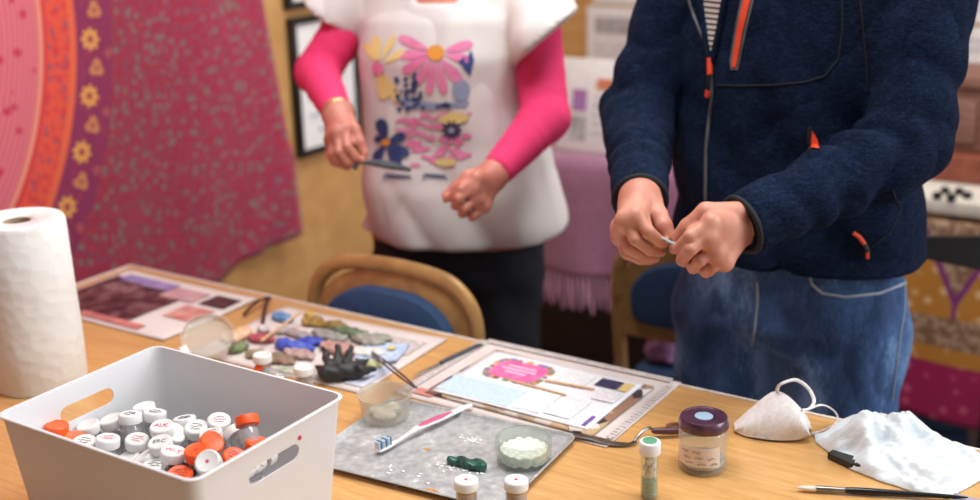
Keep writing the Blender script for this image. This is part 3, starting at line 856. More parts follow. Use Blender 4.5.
# two standing bottles before the tray and two at the back of the box
mb_ = []
for (px, py, lb) in ((466, 479, 'white capped bottle with a red dot standing before the tray, left of a pair'), (516, 479, 'white capped bottle with a red dot standing before the tray, right of a pair')):
    p = at(px, py, TZ+BHt+.001)
    e = put('w', p, 0, 0, ('dot', m_red), lb, 'white capped bottles standing near the tray')
    MB().lathe([(0, .0035), (.0111, .0035), (.0111, .036), (.0, .037)], segs=24).build('contents', m_tan, e)
    e.scale = (1.02, 1.02, 1)
for (px, py, lb) in ((262, 354, 'white capped bottle among the craft scraps behind the box, left one'), (303, 366, 'white capped bottle beside the black glove behind the box')):
    p = at(px, py, TZ+BHt+.003)
    e = put('w', p, 0, 0, None, lb, 'white capped bottles behind the box')
    MB().lathe([(0, .0035), (.0105, .0035), (.0105, .03), (.0, .031)], segs=24).build('contents', m_tan, e)
p = at(190, 352, TZ+.035); put('w', p, 1.2, .4, None, 'white capped bottle lying against the back corner of the box', 'white capped bottles behind the box')
p = at(258, 369, TZ+.03); put('o', p, 1.3, 2.6, None, 'orange capped bottle lying behind the box rim', 'orange capped bottle behind the box')

# sample vial with green disc
def vial():
    p = at(650, 441, TZ+.076); e = empty('sample_vial', (p.x, p.y, TZ+.0005))
    R = .0108
    MB().lathe([(0, 0), (R*.9, 0), (R, .0015), (R, .064), (R-.001, .064), (R-.001, .003), (0, .003)], segs=32).build('glass_tube', glass('vial_glass'), e)
    cp = cap_mb(.0132, .0165, .0595).build('cap', m_capw, e, angle=50)
    MB().lathe([(0, 0), (.0085, 0), (.0088, .0006), (0, .0009)], (.0, .001, .0757), segs=24).build('green_disc', M('green_paint', (84, 158, 118), (60, 130, 96), .5), cp)
    rn = random.Random(1); m = MB()
    for k in range(46):
        z = .0265+k*.00062; a = rn.uniform(0, 2*PI); r = rn.uniform(.002, .0062)
        m.box((r*math.cos(a), r*math.sin(a), z), (rn.uniform(.004, .006),)*2+(rn.uniform(.003, .006),), rot=(a, r*300, a*2), bevel=.0009, seg=1)
    m.build('white_stones', M('pale_stones', (236, 228, 216), (176, 160, 142), .7, scale=200), e)
    MB().lathe([(0, .0033), (.0095, .0033), (.0095, .024), (0, .0245)], segs=24).build('green_grit', M('green_grit', (118, 168, 140), (78, 130, 104), .8, scale=400, bump=.5), e)
    tag(e, 'slim glass vial with green topped white cap, pale stones inside', 'vial')
vial()

# jar with purple lid
def jar():
    b = at(703, 468, TZ); e = empty('glass_jar', (b.x, b.y+.005, TZ+.0005)); R = .0315; h = .071
    prof = [(0, .002), (R*.82, .001), (R*.93, .0005), (R, .006), (R, .052), (R*.96, .057), (R*.87, .061), (R*.87, .066), (R*.9, .067), (R*.9, h), (R*.9-.002, h), (R*.82, .062), (R*.9, .054), (R-.0028, .050), (R-.0028, .009), (R*.8, .0055), (0, .0065)]
    MB().lathe(prof, segs=48).build('glass_body', glass('jar_glass', (240, 244, 242)), e)
    # lugged lid
    def fl(i, z): return .035*abs(math.sin(i*2*PI/96*4))**.6-.01 if z < .0722 else 0
    ld = MB().lathe([(R*.92, .061), (R*.98, .0605), (R, .062), (R, .068), (R*.985, .0725), (R*.93, .0755), (R*.84, .076), (R*.80, .0748), (0, .0748), (0, .0735), (R*.92, .0735), (R*.92, .061)], segs=96, flute=fl).build('lid', M('purple_lid', (96, 62, 82), (72, 42, 62), .3, .3, scale=60, coat=.4), e)
    MB().lathe([(0, .0750), (.0118, .0750), (.0115, .0757), (0, .0758)], segs=28).build('blue_disc', M('blue_paint', (150, 176, 194), (136, 162, 182), .5), ld)
    lb = MB(); a0, a1 = math.radians(193), math.radians(301)
    fn = lambda a, b_: ((R+.0004)*math.cos(a0+(a1-a0)*a), (R+.0004)*math.sin(a0+(a1-a0)*a), .014+.0285*b_)
    lab = lb.grid(fn, 28, 4, .0003).build('paper_label', M('label_paper', (232, 216, 204), (222, 206, 192), .8), e)
    w = MB(); rn = random.Random(3)
    for row in range(3):
        z = .036-row*.0085
        for word in range(3 if row else 2):
            s0 = .12+.06*row+word*.27; pts = []
            for k in range(9):
                a = a0+(a1-a0)*(s0+k*.022); zz = z+rn.uniform(-.0016, .0016)
                pts.append(((R+.0012)*math.cos(a), (R+.0012)*math.sin(a), zz))
            w.tube(curve_pts(pts, 3), .00028, 5)
    w.build('handwriting', m_ink, lab)
    MB().lathe([(0, .0075), (R-.0045, .0075), (R-.0045, .014), (0, .0165)], segs=32).build('contents', M('pale_grit', (196, 204, 204), (150, 160, 162), .8, scale=200, bump=.6), e)
    e.scale = (1, 1, .94)
    tag(e, 'small glass jar with dark purple lid and handwritten label', 'jar')
jar()

# ------------------------------------------------------------------ baking tray and what lies on it
def place(px, py, z=0):
    u, v = uv_of(at(px, py, TZ)); return tb(u, v, z)
m_tray = NT('dusty_tray'); _v = m_tray.coord('Object')
_n = m_tray.math('ADD', m_tray.math('MULTIPLY', m_tray.noise(_v, 22, 5, .6), .5), m_tray.math('MULTIPLY', m_tray.noise(_v, 90, 4, .7), .5))
m_tray.link(m_tray.ramp(_n, [(.38, lin((146, 146, 148))), (.52, lin((168, 168, 168))), (.60, lin((182, 182, 182))), (.68, lin((222, 222, 220)))]), m_tray.b.inputs['Base Color'])
m_tray.set(Roughness=.6, Metallic=.15); m_tray.bump(_n, .3, .001); m_tray = m_tray.m
m_rust = M('rust_stain', (206, 140, 60), (176, 106, 40), .8, scale=200)
def tray():
    u0, u1, v0, v1 = .872, 1.168, -.468, -.248
    e = empty('baking_tray', tb((u0+u1)/2, (v0+v1)/2-.004, 0), TH+math.radians(4.5))
    w, d = u1-u0, v1-v0; m = MB(); bm = m.bm; rings = []
    for (o, z, r) in ((-.012, .0025, .006), (-.006, .0022, .01), (-.003, .008, .012), (.0, .0095, .014), (.0015, .0085, .015), (.0005, .0075, .015), (-.004, .006, .012), (-.009, .0005, .009), (-.012, .0002, .008)):
        rings.append([bm.verts.new((x, y, z)) for x, y in rrect(w+2*o, d+2*o, r)])
    for A_, B_ in zip(rings, rings[1:]):
        n = len(A_)
        for i in range(n): bm.faces.new((A_[i], A_[(i+1) % n], B_[(i+1) % n], B_[i]))
    bm.faces.new(rings[0][::-1]); bm.faces.new(rings[-1])
    m.build('tray_body', m_tray, e, angle=50)
    for k, (px, py, s) in enumerate(((431, 491, .009), (427, 449, .0045), (330, 497, .006))):
        q = wm_inv(e, at(px, py, TZ+.003)); rn = random.Random(k); m = MB(); n = 16
        m.prism([(q.x+s*rn.uniform(.6, 1.1)*math.cos(2*PI*i/n)*1.4, q.y+s*rn.uniform(.5, 1)*math.sin(2*PI*i/n)*.8) for i in range(n)], .0023, .0030)
        if k < 2: m.build('rust_stain', m_rust, e)
    # white plaster crumbs spilt on the tray
    rn = random.Random(8); m = MB()
    for (px, py, s, n) in ((470, 440, .014, 26), (450, 468, .016, 26), (475, 470, .012, 14), (400, 476, .03, 12)):
        c = wm_inv(e, at(px, py, TZ+.003))
        for i in range(n):
            a = rn.uniform(0, 2*PI); r = s*rn.random()**.7; q = rn.uniform(.0006, .0022)
            m.box((c.x+r*1.5*math.cos(a), c.y+r*math.sin(a), .0025+q*.3), (q*2.2, q*1.6, q*.9), rot=(0, 0, a), bevel=q*.2, seg=1)
    o = m.build('plaster_crumbs', m_white, e); o['kind'] = 'stuff'
    tag(e, 'grey metal baking tray dusted with white powder, holding pot, toothbrush and glass dish', 'tray')
def wm_inv(o, p): return wm(o).inverted() @ p
tray()
ZT = .0032
def pot():
    b = place(386, 419, ZT); e = empty('plastic_pot', b); R1, R0, h = .0385, .0325, .038
    f = glass('frosted_plastic', (226, 222, 212), .3, .26, 1.35)
    MB().lathe([(0, .0015), (R0-.003, 0), (R0, .002), (R1-.001, h-.004), (R1, h-.003), (R1+.0012, h-.002), (R1+.0012, h), (R1-.0008, h), (R1-.0014, h-.004), (R0-.001, .004), (R0-.004, .0025), (0, .003)], segs=56).build('tub', f, e)
    def fn(P):
        d = ell(P, (-.012, .004, .008), (.013, .011, .007)); d = smin(d, ell(P, (.010, .008, .009), (.012, .012, .008)), .004)
        return smin(d, ell(P, (.0, -.012, .007), (.016, .010, .0065)), .004)+.0008*np.sin(P[:, 0]*900)*np.sin(P[:, 1]*800)
    v, fc = surfnet(fn, (-.03, -.03, 0), (.03, .03, .025), .0015)
    o = link('white_lumps', mesh_of('white_lumps', [(v, fc)], M('pale_lumps', (214, 210, 190), (190, 186, 166), .7, scale=200)), e, angle=180)
    tag(e, 'round translucent plastic pot with pale lumps inside, on the tray', 'pot')
pot()
def glass_dish():
    b = place(524, 463, ZT); e = empty('glass_dish', b); R, h = .0365, .034
    g = glass('ramekin_glass', (222, 234, 226), .08, .12)
    fl = lambda i, z: (.018*(.5+.5*math.cos(i*2*PI/96*24)) if .004 < z < .020 else 0)
    MB().lathe([(0, .002), (R*.9, 0), (R*.97, .002), (R*.98, .019), (R*1.0, .021), (R*1.02, .024), (R*1.0, h-.001), (R*.98, h), (R*.92, h), (R*.9, .022), (R*.88, .007), (R*.8, .0045), (0, .0045)], segs=96, flute=fl).build('glass_body', g, e, angle=60)
    def fn(P):
        d = np.maximum(np.hypot(P[:, 0], P[:, 1])-R*.87, np.abs(P[:, 2]-.0120)-.0070)
        return d-.0014*np.sin(P[:, 0]*420+1)*np.sin(P[:, 1]*380)
    v, fc = relax(*surfnet(fn, (-.035, -.035, 0), (.037, .037, .024), .0014), it=1)
    v[:, 2] = np.maximum(v[:, 2], .0050)
    r_ = np.hypot(v[:, 0], v[:, 1]); k_ = np.minimum(1, R*.865/np.maximum(r_, 1e-6)); v[:, 0] *= k_; v[:, 1] *= k_
    link('white_powder', mesh_of('white_powder', [(v, fc)], M('white_powder_mat', (232, 232, 222), (206, 208, 198), .8, scale=180, bump=.6)), e, angle=180)
    tag(e, 'fluted clear glass dish holding white powder, right side of the tray', 'dish')
glass_dish()
def toothbrush():
    a = place(377, 457, ZT); b = place(472, 410, ZT); e = empty('toothbrush', a+Vector((0, 0, .0012))); d = b-a; e.rotation_euler.z = math.atan2(d.y, d.x); Lg = d.length
    mw = M('toothbrush_white', (238, 236, 234), rough=.3); mp = M('toothbrush_pink', (206, 78, 120), rough=.4)
    xs = [0, .004, .02, .028, .04, .06, .075, .095, .12, .145, Lg-.01, Lg-.002, Lg]
    ws = [.003, .0058, .0062, .0045, .0026, .0028, .0048, .0066, .0068, .0058, .005, .004, .001]
    zs = [.004, .004, .004, .004, .0045, .007, .009, .0085, .007, .006, .005, .0045, .0045]
    MB().tube([(x, 0, z) for x, z in zip(xs, zs)], ws, 14, flat=.52, up=(0, 0, 1)).build('handle', mw, e)
    MB().tube([(x, -.0008, z+.0026) for x, z in ((.078, .0088), (.09, .0086), (.12, .0072), (.145, .006))], [.0018, .0046, .005, .002], 12, flat=.35, up=(0, 0, 1)).build('grip', mp, e, label='pink rubber grip')
    for k, (nm, m) in enumerate((('white', mw), ('blue', M('bristle_blue', (70, 132, 190), rough=.7)), ('pale', M('bristle_pale', (190, 216, 232), rough=.7)))):
        t = MB()
        for i in range(8):
            if (i % 3) != k: continue
            for j in range(5):
                t.tube([(.002+i*.0030, -.0042+j*.0021, .006), (.002+i*.0030, -.0042+j*.0021, .0172)], .00095, 6)
        t.build('bristles', m, e, label={'blue': 'blue bristle rows'}.get(nm))
    tag(e, 'white toothbrush with pink grip and blue striped bristles lying on the tray', 'toothbrush')
toothbrush()
def sea_glass():
    b = place(468, 468, ZT+.0045); e = b
    def fn(P):
        d = cap(P, (-.022, .003, 0), (.018, -.006, .001), .0065, .010)
        q = np.abs(P[:, 2])-.0055; d = smax(d, q, .002)
        return d+.0012*np.sin(P[:, 0]*300+P[:, 1]*200)
    v, fc = relax(*surfnet(fn, (-.04, -.03, -.012), (.04, .03, .012), .0012), it=1)
    v[:, 2] = np.maximum(v[:, 2], -.0045)
    t = NT('green_glass'); n = t.noise(t.coord(), 120, 4)
    t.link(t.ramp(n, [(.4, lin((16, 62, 56))), (.6, lin((40, 108, 92)))]), t.b.inputs['Base Color']); t.set(Roughness=.3); t.b.inputs['Transmission Weight'].default_value = .25; t.bump(n, .6, .001)
    o = link('green_glass_piece', mesh_of('green_glass_piece', [(v, fc)], t.m), None, loc=b, rz=-.25, angle=180)
    tag(o, 'lump of dark green glass lying on the dusty tray', 'glass piece')
sea_glass()

# ------------------------------------------------------------------ paper on the table
m_news = M('newsprint', (214, 202, 198), (204, 190, 186), .85, scale=8)
m_newst = lines_mat('newsprint_text', (150, 140, 140), (206, 196, 192), freq=700)
def sheet(name, u0, u1, v0, v1, z, th, mat, rot=0, curl=.0012, seed=0, parent=None, nm='page'):
    e = parent or empty(name, tb((u0+u1)/2, (v0+v1)/2, z), TH+rot); w, d = u1-u0, v1-v0
    rn = random.Random(seed); ph = rn.uniform(0, 6)
    def fn(a, b): return ((a-.5)*w, (b-.5)*d, th+curl*(.5+.5*math.sin(a*7+b*5+ph))*(abs(a-.5)*2)**3)
    MB().grid(fn, 24, 16, th).build(nm, mat, e, angle=180); return e
def block(e, x, y, sx, sy, z, mat, nm, rot=0, th=.00035, poly=None):
    m = MB()
    if poly: m.prism([(x+px_*sx, y+py_*sy) for px_, py_ in poly], z, z+th)
    else: m.box((x, y, z+th/2), (sx, sy, th), rot=(0, 0, rot))
    return m.build(nm, mat, e, smooth=False)
# newspaper under the magazine page
e = sheet('newspaper', .845, 1.203, -.240, .004, .0003, .0012, m_news, 0, .0005)
for (x, y, sx, sy) in ((.0, .118, .33, .014), (.172, 0, .010, .20), (-.165, 0, .012, .22)): block(e, x, y, sx, sy, .0030, m_newst, 'printed_text')
block(e, -.135, -.100, .035, .02, .0030, M('red_print', (206, 110, 96), (186, 130, 120), .7), 'printed_picture')
tag(e, 'newspaper spread under the open magazine at the far table edge', 'newspaper')
def collage_mat(name, cols, scale, seed=0, rough=.5):
    t = NT(name); v = t.coord('Object'); m_ = t.add('ShaderNodeMapping'); m_.inputs['Location'].default_value = (seed*3.1, seed, 0); t.link(v, m_.inputs[0])
    vo = t.add('ShaderNodeTexVoronoi', i_Vector=m_.outputs[0], i_Scale=scale)
    sx = t.add('ShaderNodeSeparateXYZ'); t.link(vo.outputs['Color'], sx.inputs[0])
    st = [(i/len(cols), lin(c)) for i, c in enumerate(cols)]
    t.link(t.ramp(sx.outputs[0], st, 'CONSTANT'), t.b.inputs['Base Color']); t.set(Roughness=rough); return t.m
m_photo = collage_mat('photo_print', [(60, 50, 54), (170, 150, 130), (206, 196, 186), (190, 160, 120), (150, 110, 90), (210, 204, 200)], 40)
e = sheet('magazine', .893, 1.176, -.224, -.034, .0034, .0022, m_photo, math.radians(-1.5), .0008, 3)
tag(e, 'colourful magazine lying beneath the white article page, dark edges showing', 'magazine')
def article():
    e = empty('magazine_page', tb(1.031, -.128, .0070), TH); w, d = .262, .176
    def fn(a, b): return ((a-.5)*w, (b-.5)*d, .0012+.0035*math.exp(-((a-.0)/.12)**2)*(1-b)*0+.0006*math.sin(a*5))
    MB().grid(fn, 24, 16, .0012).build('page', M('gloss_paper', (236, 236, 240), (228, 228, 234), .35, scale=5), e, angle=180)
    z = .0020
    # pink starburst panel with dark flowery border
    P = [(.5*math.cos(a)*(1.1 if k % 7 < 4 else .98)*min(1, .62/abs(math.cos(a)) if abs(math.cos(a)) > .1 else 1), .5*math.sin(a)*1.1) for k, a in ((k, 2*PI*k/28) for k in range(28))]
    rn = random.Random(14); m = MB(); cols = [M('print_%s' % k_, c_, rough=.5) for k_, c_ in (('mauve', (150, 110, 150)), ('ochre', (200, 160, 90)), ('brown', (140, 90, 76)), ('green', (130, 150, 90)), ('blue', (110, 120, 180)))]
    for k in range(44):
        a = 2*PI*k/44; q = min(1, .8/max(abs(math.cos(a)), .01), ); x = -.054+.047*math.copysign(abs(math.cos(a))**.5, math.cos(a)); y = .033+.036*math.copysign(abs(math.sin(a))**.5, math.sin(a)); m.mi = k % 5; r = rn.uniform(.004, .007)
        m.prism([(x+r*math.cos(2*PI*i/9), y+r*math.sin(2*PI*i/9)) for i in range(9)], z, z+.0002+k*.000004)
    m.build('printed_border', cols, e, smooth=False)
    block(e, -.054, .033, .086, .064, z+.0004, M('pink_print', (232, 84, 150), (236, 120, 172), .45, scale=60), 'pink_panel', poly=[(.5*math.copysign(abs(math.cos(2*PI*k/32))**.5, math.cos(2*PI*k/32)), .5*math.copysign(abs(math.sin(2*PI*k/32))**.5, math.sin(2*PI*k/32))) for k in range(32)], th=.0003)
    m = MB()
    for k, (yy, ww) in enumerate(((.046, .05), (.035, .06), (.024, .036))): m.box((-.054, yy, z+.0009), (ww, .005, .0002))
    m.build('panel_lettering', M('pale_pink_print', (246, 200, 222), rough=.5), e, smooth=False)
    block(e, -.066, -.052, .128, .058, z, lines_mat('blue_panel_print', (166, 192, 228), (196, 214, 236), freq=900, cover=.5), 'blue_panel', rot=-.03, th=.0003)
    for (x, y, sx, sy) in ((.034, .050, .052, .045), (.026, -.045, .044, .070), (.074, -.042, .044, .066), (.107, .018, .036, .034)): block(e, x, y, sx, sy, z, m_text, 'text_column')
    block(e, .088, .060, .036, .028, z, M('navy_photo', (44, 56, 110), (24, 30, 60), .4, scale=90), 'photo')
    block(e, .116, .060, .016, .030, z, M('yellow_print', (222, 196, 130), rough=.5), 'side_panel')
    block(e, .121, -.066, .006, .033, z, M('purple_print', (110, 84, 160), rough=.5), 'page_footer')
    tag(e, 'white magazine article page with pink heading and pale blue panel', 'magazine page')
article()
m_stick = M('pale_wood', (222, 182, 140), (206, 160, 114), .6, stretch=(4, 30, 30))
for (p, q, lb) in (((511, 387), (567, 402), 'thin wooden stick on the article page, nearer of two'), ((545, 387), (595, 396), 'thin wooden stick on the article page, further of two')):
    a = place(*p, .0); b = place(*q, .0); d = b-a; z = .0108
    o = MB().tube([(0, 0, 0), (d.length*.5, 0, 0), (d.length-.003, 0, 0), (d.length, 0, 0)], [.0021, .0021, .0018, .0008], 8).build('wooden_stick', m_stick, loc=(a.x, a.y, TZ+z), rz=math.atan2(d.y, d.x))
    tag(o, lb, 'stick', 'wooden sticks on the magazine page')
# far left magazine
def far_mag():
    m_ph = NT('dark_photo'); v = m_ph.coord('Object'); n = m_ph.noise(v, 26, 4, .6)
    m_ph.link(m_ph.ramp(n, [(.38, lin((52, 28, 34))), (.5, lin((84, 48, 52))), (.6, lin((116, 80, 84)))]), m_ph.b.inputs['Base Color']); m_ph.set(Roughness=.35)
    e = sheet('newspaper', .03, .378, -.262, -.030, .0003, .002, m_news, 0, .002, 7)
    b = .0035
    block(e, -.055, -.012, .215, .185, b, m_ph.m, 'dark_photo')
    block(e, -.10, .082, .09, .03, b+.0003, M('blue_heading', (112, 104, 170), (160, 140, 176), .5), 'blue_heading')
    block(e, -.04, .078, .07, .035, b+.0007, M('violet_photo', (158, 136, 176), (130, 110, 160), .5), 'violet_photo')
    block(e, .040, .062, .085, .05, b+.0003, M('rose_print', (196, 156, 156), (176, 130, 136), .6), 'rose_photo')
    block(e, .128, .066, .062, .05, b, M('dark_red_photo', (86, 50, 56), (60, 36, 44), .5), 'red_photo')
    block(e, .12, -.005, .07, .06, b, M('pink_photo', (204, 150, 140), (176, 96, 90), .6), 'pink_photo')
    block(e, .02, -.095, .16, .02, b+.0003, M('coral_strip', (200, 124, 112), (160, 90, 90), .6), 'coral_strip')
    block(e, -.10, .03, .07, .03, b+.0006, M('brown_letters', (150, 110, 110), (100, 64, 70), .5, scale=120), 'printed_lettering')
    tag(e, 'newspaper with dark printed photo lying at the far left table corner', 'newspaper')
far_mag()
# newspaper with scraps behind the box
e = sheet('newspaper', .452, .800, -.272, -.030, .0003, .0015, m_news, math.radians(2), .001, 9)
block(e, .12, .06, .07, .06, .0032, m_newst, 'printed_text'); block(e, .15, -.06, .035, .09, .0032, M('blue_newsprint', (176, 190, 220), (206, 206, 216), .7, scale=90), 'blue_panel'); block(e, .06, -.10, .12, .03, .0032, M('green_newsprint', (150, 168, 140), (190, 180, 170), .7, scale=70), 'green_strip')
tag(e, 'newspaper under the heap of craft scraps behind the box', 'newspaper')
# clear bag of coloured scraps
def scrap_heap():
    c = place(305, 345, .0042); e = empty('scrap_bag', c, TH)
    rn = random.Random(21)
    def lump(nm, x, y, z, sx, sy, sz, mat, n=6, lab=None):
        pr = [(rn.uniform(-.6, .6)*sx, rn.uniform(-.6, .6)*sy, rn.uniform(.35, .7)) for _ in range(n)]
        def fn(P):
            d = None
            for (a, b_, k) in pr:
                q = ell(P, (a, b_, sz*.4), (sx*k, sy*k, sz*.6)); d = q if d is None else smin(d, q, .004)
            return d+.0012*np.sin(P[:, 0]*260)*np.sin(P[:, 1]*310+P[:, 2]*200)
        v, f = relax(*surfnet(fn, (-sx*1.7, -sy*1.7, -.012), (sx*1.7, sy*1.7, sz*1.5), .0028), it=1)
        v[:, 2] = np.maximum(v[:, 2], 0); o = link(nm, mesh_of(nm, [(v, f)], mat), e, loc=(x, y, z), angle=180, label=lab); return o
    L = lambda px, py: (lambda q: (q.x, q.y))(wm_inv(e, place(px, py)))
    specs = [('blue_scraps', 292, 350, .036, .016, .012, (54, 74, 176), (74, 96, 190), 'bright blue scraps'), ('blue_scraps', 312, 346, .020, .012, .010, (60, 84, 190), (44, 60, 160), 'bright blue scraps'),
     ('gold_scraps', 316, 327, .022, .014, .013, (200, 164, 80), (120, 90, 44), 'gold scraps'), ('gold_scraps', 334, 329, .022, .012, .010, (176, 144, 80), (110, 90, 50), 'gold scraps'),
     ('green_scraps', 350, 336, .034, .014, .009, (110, 128, 100), (74, 92, 70), None), ('pink_scraps', 334, 352, .044, .020, .009, (200, 160, 150), (170, 126, 118), None),
     ('grey_scraps', 372, 343, .036, .022, .010, (166, 162, 150), (130, 132, 118), None), ('grey_scraps', 330, 340, .040, .014, .008, (160, 156, 150), (120, 122, 116), None),
     ('green_scraps', 240, 352, .014, .018, .010, (110, 140, 84), (110, 104, 84), None), ('tan_scraps', 234, 340, .022, .034, .012, (226, 190, 156), (206, 166, 132), None),
     ('red_scraps', 262, 343, .022, .014, .010, (190, 92, 100), (150, 64, 80), None), ('light_blue_scraps', 286, 322, .026, .012, .010, (110, 160, 206), (84, 120, 170), None),
     ('white_scraps', 368, 357, .026, .016, .009, (226, 222, 218), (206, 204, 200), None), ('yellow_scraps', 370, 368, .020, .012, .008, (206, 200, 150), (150, 160, 110), None),
     ('brown_scraps', 282, 363, .034, .016, .007, (160, 116, 100), (96, 110, 84), None), ('white_scraps', 272, 334, .026, .018, .008, (214, 208, 204), (190, 180, 176), None),
     ('grey_scraps', 300, 338, .030, .012, .007, (150, 150, 160), (170, 140, 130), None), ('green_scraps', 256, 358, .018, .012, .008, (120, 134, 100), (160, 130, 110), None),
     ('pink_scraps', 300, 358, .034, .014, .008, (196, 170, 166), (160, 120, 116), None), ('yellow_scraps', 310, 320, .012, .008, .008, (214, 186, 90), (180, 150, 60), None)]
    for (nm, x, y, sx, sy, sz, c1, c2, lb) in specs:
        lump(nm, *L(x, y), 0, sx, sy, sz, M(nm, c1, c2, .5, scale=110, bump=.3), n=8, lab=lb)
    tag(e, 'heap of blue, gold, green and pink craft scraps on newspaper', 'craft scraps')
scrap_heap()
# two brushes / tools lying over the scraps
def rod(name, p, q, z0, z1, r, mat, label, cat):
    a = place(*p, z0); b = place(*q, z1)
    e = MB().tube([Vector(), (b-a)*.97, b-a], [r, r, r*.4], 8).build(name, mat, loc=a); return tag(e, label, cat)
rod('wooden_stick', (262, 350), (303, 325), .016, .026, .0024, m_stick, 'thin wooden stick resting across the craft scraps', 'stick')
# dark maroon folding spectacles-like scissors: two dark blades meeting at the top
def tongs():
    e = empty('tweezers', place(268, 303, .004)); m = M('maroon_metal', (64, 34, 38), (44, 24, 28), .4)
    top = Vector(); a = place(244, 318, .004)-place(268, 303, .004); b = place(262, 334, .004)-place(268, 303, .004)
    for p in (a, b): MB().tube(curve_pts([(0, 0, .004), p*.35+Vector((0, 0, .010)), p*.7+Vector((0, 0, .008)), p+Vector((0, 0, .002))]), .0035, 8, flat=.6).build('arm', m, e)
    MB().box((0, 0, .005), (.014, .010, .006), bevel=.002).build('joint', m, e)
    tag(e, 'dark maroon two armed tool lying open between the newspapers', 'tool')
tongs()
# clear glass dish tipped on its edge, left of the scraps
def tipped_glass():
    c = place(208, 360, .0); e = empty('glass_saucer', c+Vector((0, .012, .034)), rot=(math.radians(34), 0, math.radians(8)))
    R = .042
    MB().lathe([(0, -.004), (R*.93, -.004), (R, -.001), (R, .008), (R-.0022, .008), (R-.0026, .0), (R*.9, -.0015), (0, -.0015)], segs=56).build('glass_plate', glass('dish_glass', (226, 222, 212), .08, .3), e)
    tag(e, 'round clear glass saucer tilted up behind the far corner of the box', 'saucer')
tipped_glass()
# black glove
def black_glove():
    c = place(343, 385, .004); e = None
    L_ = lambda px, py, z=0: place(px, py, .004+z)-c
    def fn(P):
        d = cap(P, L_(330, 383, .012), L_(356, 380, .012), .013, .014)
        for (p, q, z) in (((330, 378), (325, 366), .026), ((338, 376), (340, 362), .032), ((348, 376), (352, 364), .026), ((356, 378), (368, 372), .016), ((362, 382), (374, 378), .010), ((325, 384), (318, 378), .014)):
            d = smin(d, cap(P, L_(*p, .014), L_(*q, z), .0085, .004), .006)
        return d+.0016*np.sin(P[:, 0]*240+P[:, 2]*200)*np.sin(P[:, 1]*220)
    v, f = relax(*surfnet(fn, (-.08, -.08, -.01), (.08, .08, .06), .0022), it=1); v[:, 2] = np.maximum(v[:, 2], 0)
    o = link('rubber_glove', mesh_of('rubber_glove', [(v, f)], M('black_rubber', (40, 42, 44), (28, 30, 32), .55)), None, loc=c, angle=180)
    tag(o, 'crumpled black rubber glove on the newspaper behind the box', 'glove')
black_glove()
# pale blue printed wrapper
e = sheet('paper_packet', .705, .775, -.165, -.090, .005, .0012, M('packet_print', (206, 216, 232), (150, 176, 216), .5, scale=150), math.radians(18), .003, 4)
block(e, .012, .01, .012, .014, .0046, M('yellow_dot', (222, 204, 120), rough=.5), 'printed_mark')
tag(e, 'pale blue printed paper packet at the right of the scraps', 'packet')
m_steel = M('brushed_steel', (150, 148, 144), (110, 108, 106), .28, .9)
def tweezers():
    # one end leans on the pot's rim, the other on the newspaper
    a = at(373, 353, TZ+.012); b = at(416, 388, TZ+.0475); d = b-a
    e = empty('tweezers', a)
    s = d.cross(Vector((0, 0, 1))).normalized()
    for k in (-1, 1):
        MB().tube(curve_pts([Vector((0, 0, 0))+s*.001*k, d*.3+s*.0035*k, d*.75+s*.003*k, d+s*.0008*k]), [.0022]*25, 8, flat=.4).build('arm', m_steel, e)
    MB().tube([-d*.06, d*.05], .0026, 8).build('joint', m_steel, e)
    tag(e, 'steel tweezers leaning on the rim of the plastic pot', 'tweezers')
tweezers()
def knife():
    a = place(412, 379, .004); b = place(482, 347, .004); d = b-a; n = d.normalized()
    e = empty('craft_knife', a); rz = math.atan2(d.y, d.x); e.rotation_euler.z = rz; Lk = d.length
    MB().tube([(0, 0, 0), (.02, 0, 0), (.06, 0, 0), (.066, 0, 0)], [.0006, .0028, .0036, .003], 8, flat=.35).build('blade', m_steel, e)
    MB().tube([(.064, 0, .001), (.08, 0, .001), (Lk-.01, 0, .001), (Lk, 0, .001)], [.003, .0045, .0042, .002], 12).build('handle', M('dark_grey_grip', (74, 76, 82), (60, 62, 68), .5), e)
    tag(e, 'slim dark grey craft knife lying left of the magazine', 'knife')
knife()
# palette knife with maroon handle
def palette_knife():
    e = empty('palette_knife', place(576, 441, .002)); o = place(576, 441, .002)
    P = lambda x, y, z: place(x, y, .002+z)-o
    MB().tube(curve_pts([P(572, 439, .004), P(590, 441, .0035), P(612, 445, .001), P(628, 446, .001), P(636, 444, .002)]), [.004+.0035*math.sin(PI*min(1, k/25)) for k in range(33)], 10, flat=.12).build('blade', m_steel, e)
    MB().tube(curve_pts([P(634, 444, .002), P(641, 441, .010), P(648, 438, .013), P(656, 438, .008)]), .0022, 8).build('neck', m_steel, e)
    MB().tube([P(652, 438, .009), P(655, 437.5, .008), P(672, 437, .007), P(696, 434, .006), P(700, 434, .006)], [.003, .0045, .0052, .0048, .003], 12).build('handle', M('maroon_handle', (92, 50, 58), (72, 38, 46), .35), e)
    tag(e, 'bent palette knife with maroon handle lying behind the purple lidded jar', 'palette knife')
palette_knife()
o = MB().tube(curve_pts([(.012*math.cos(a), .008*math.sin(a), 0) for a in (2*PI*k/12 for k in range(11))], 3), .0022, 8).build('leather_loop', M('brown_leather', (140, 86, 64), (110, 66, 50), .6), loc=place(676, 428, .003))
tag(o, 'small brown loop lying behind the purple lidded jar', 'loop')

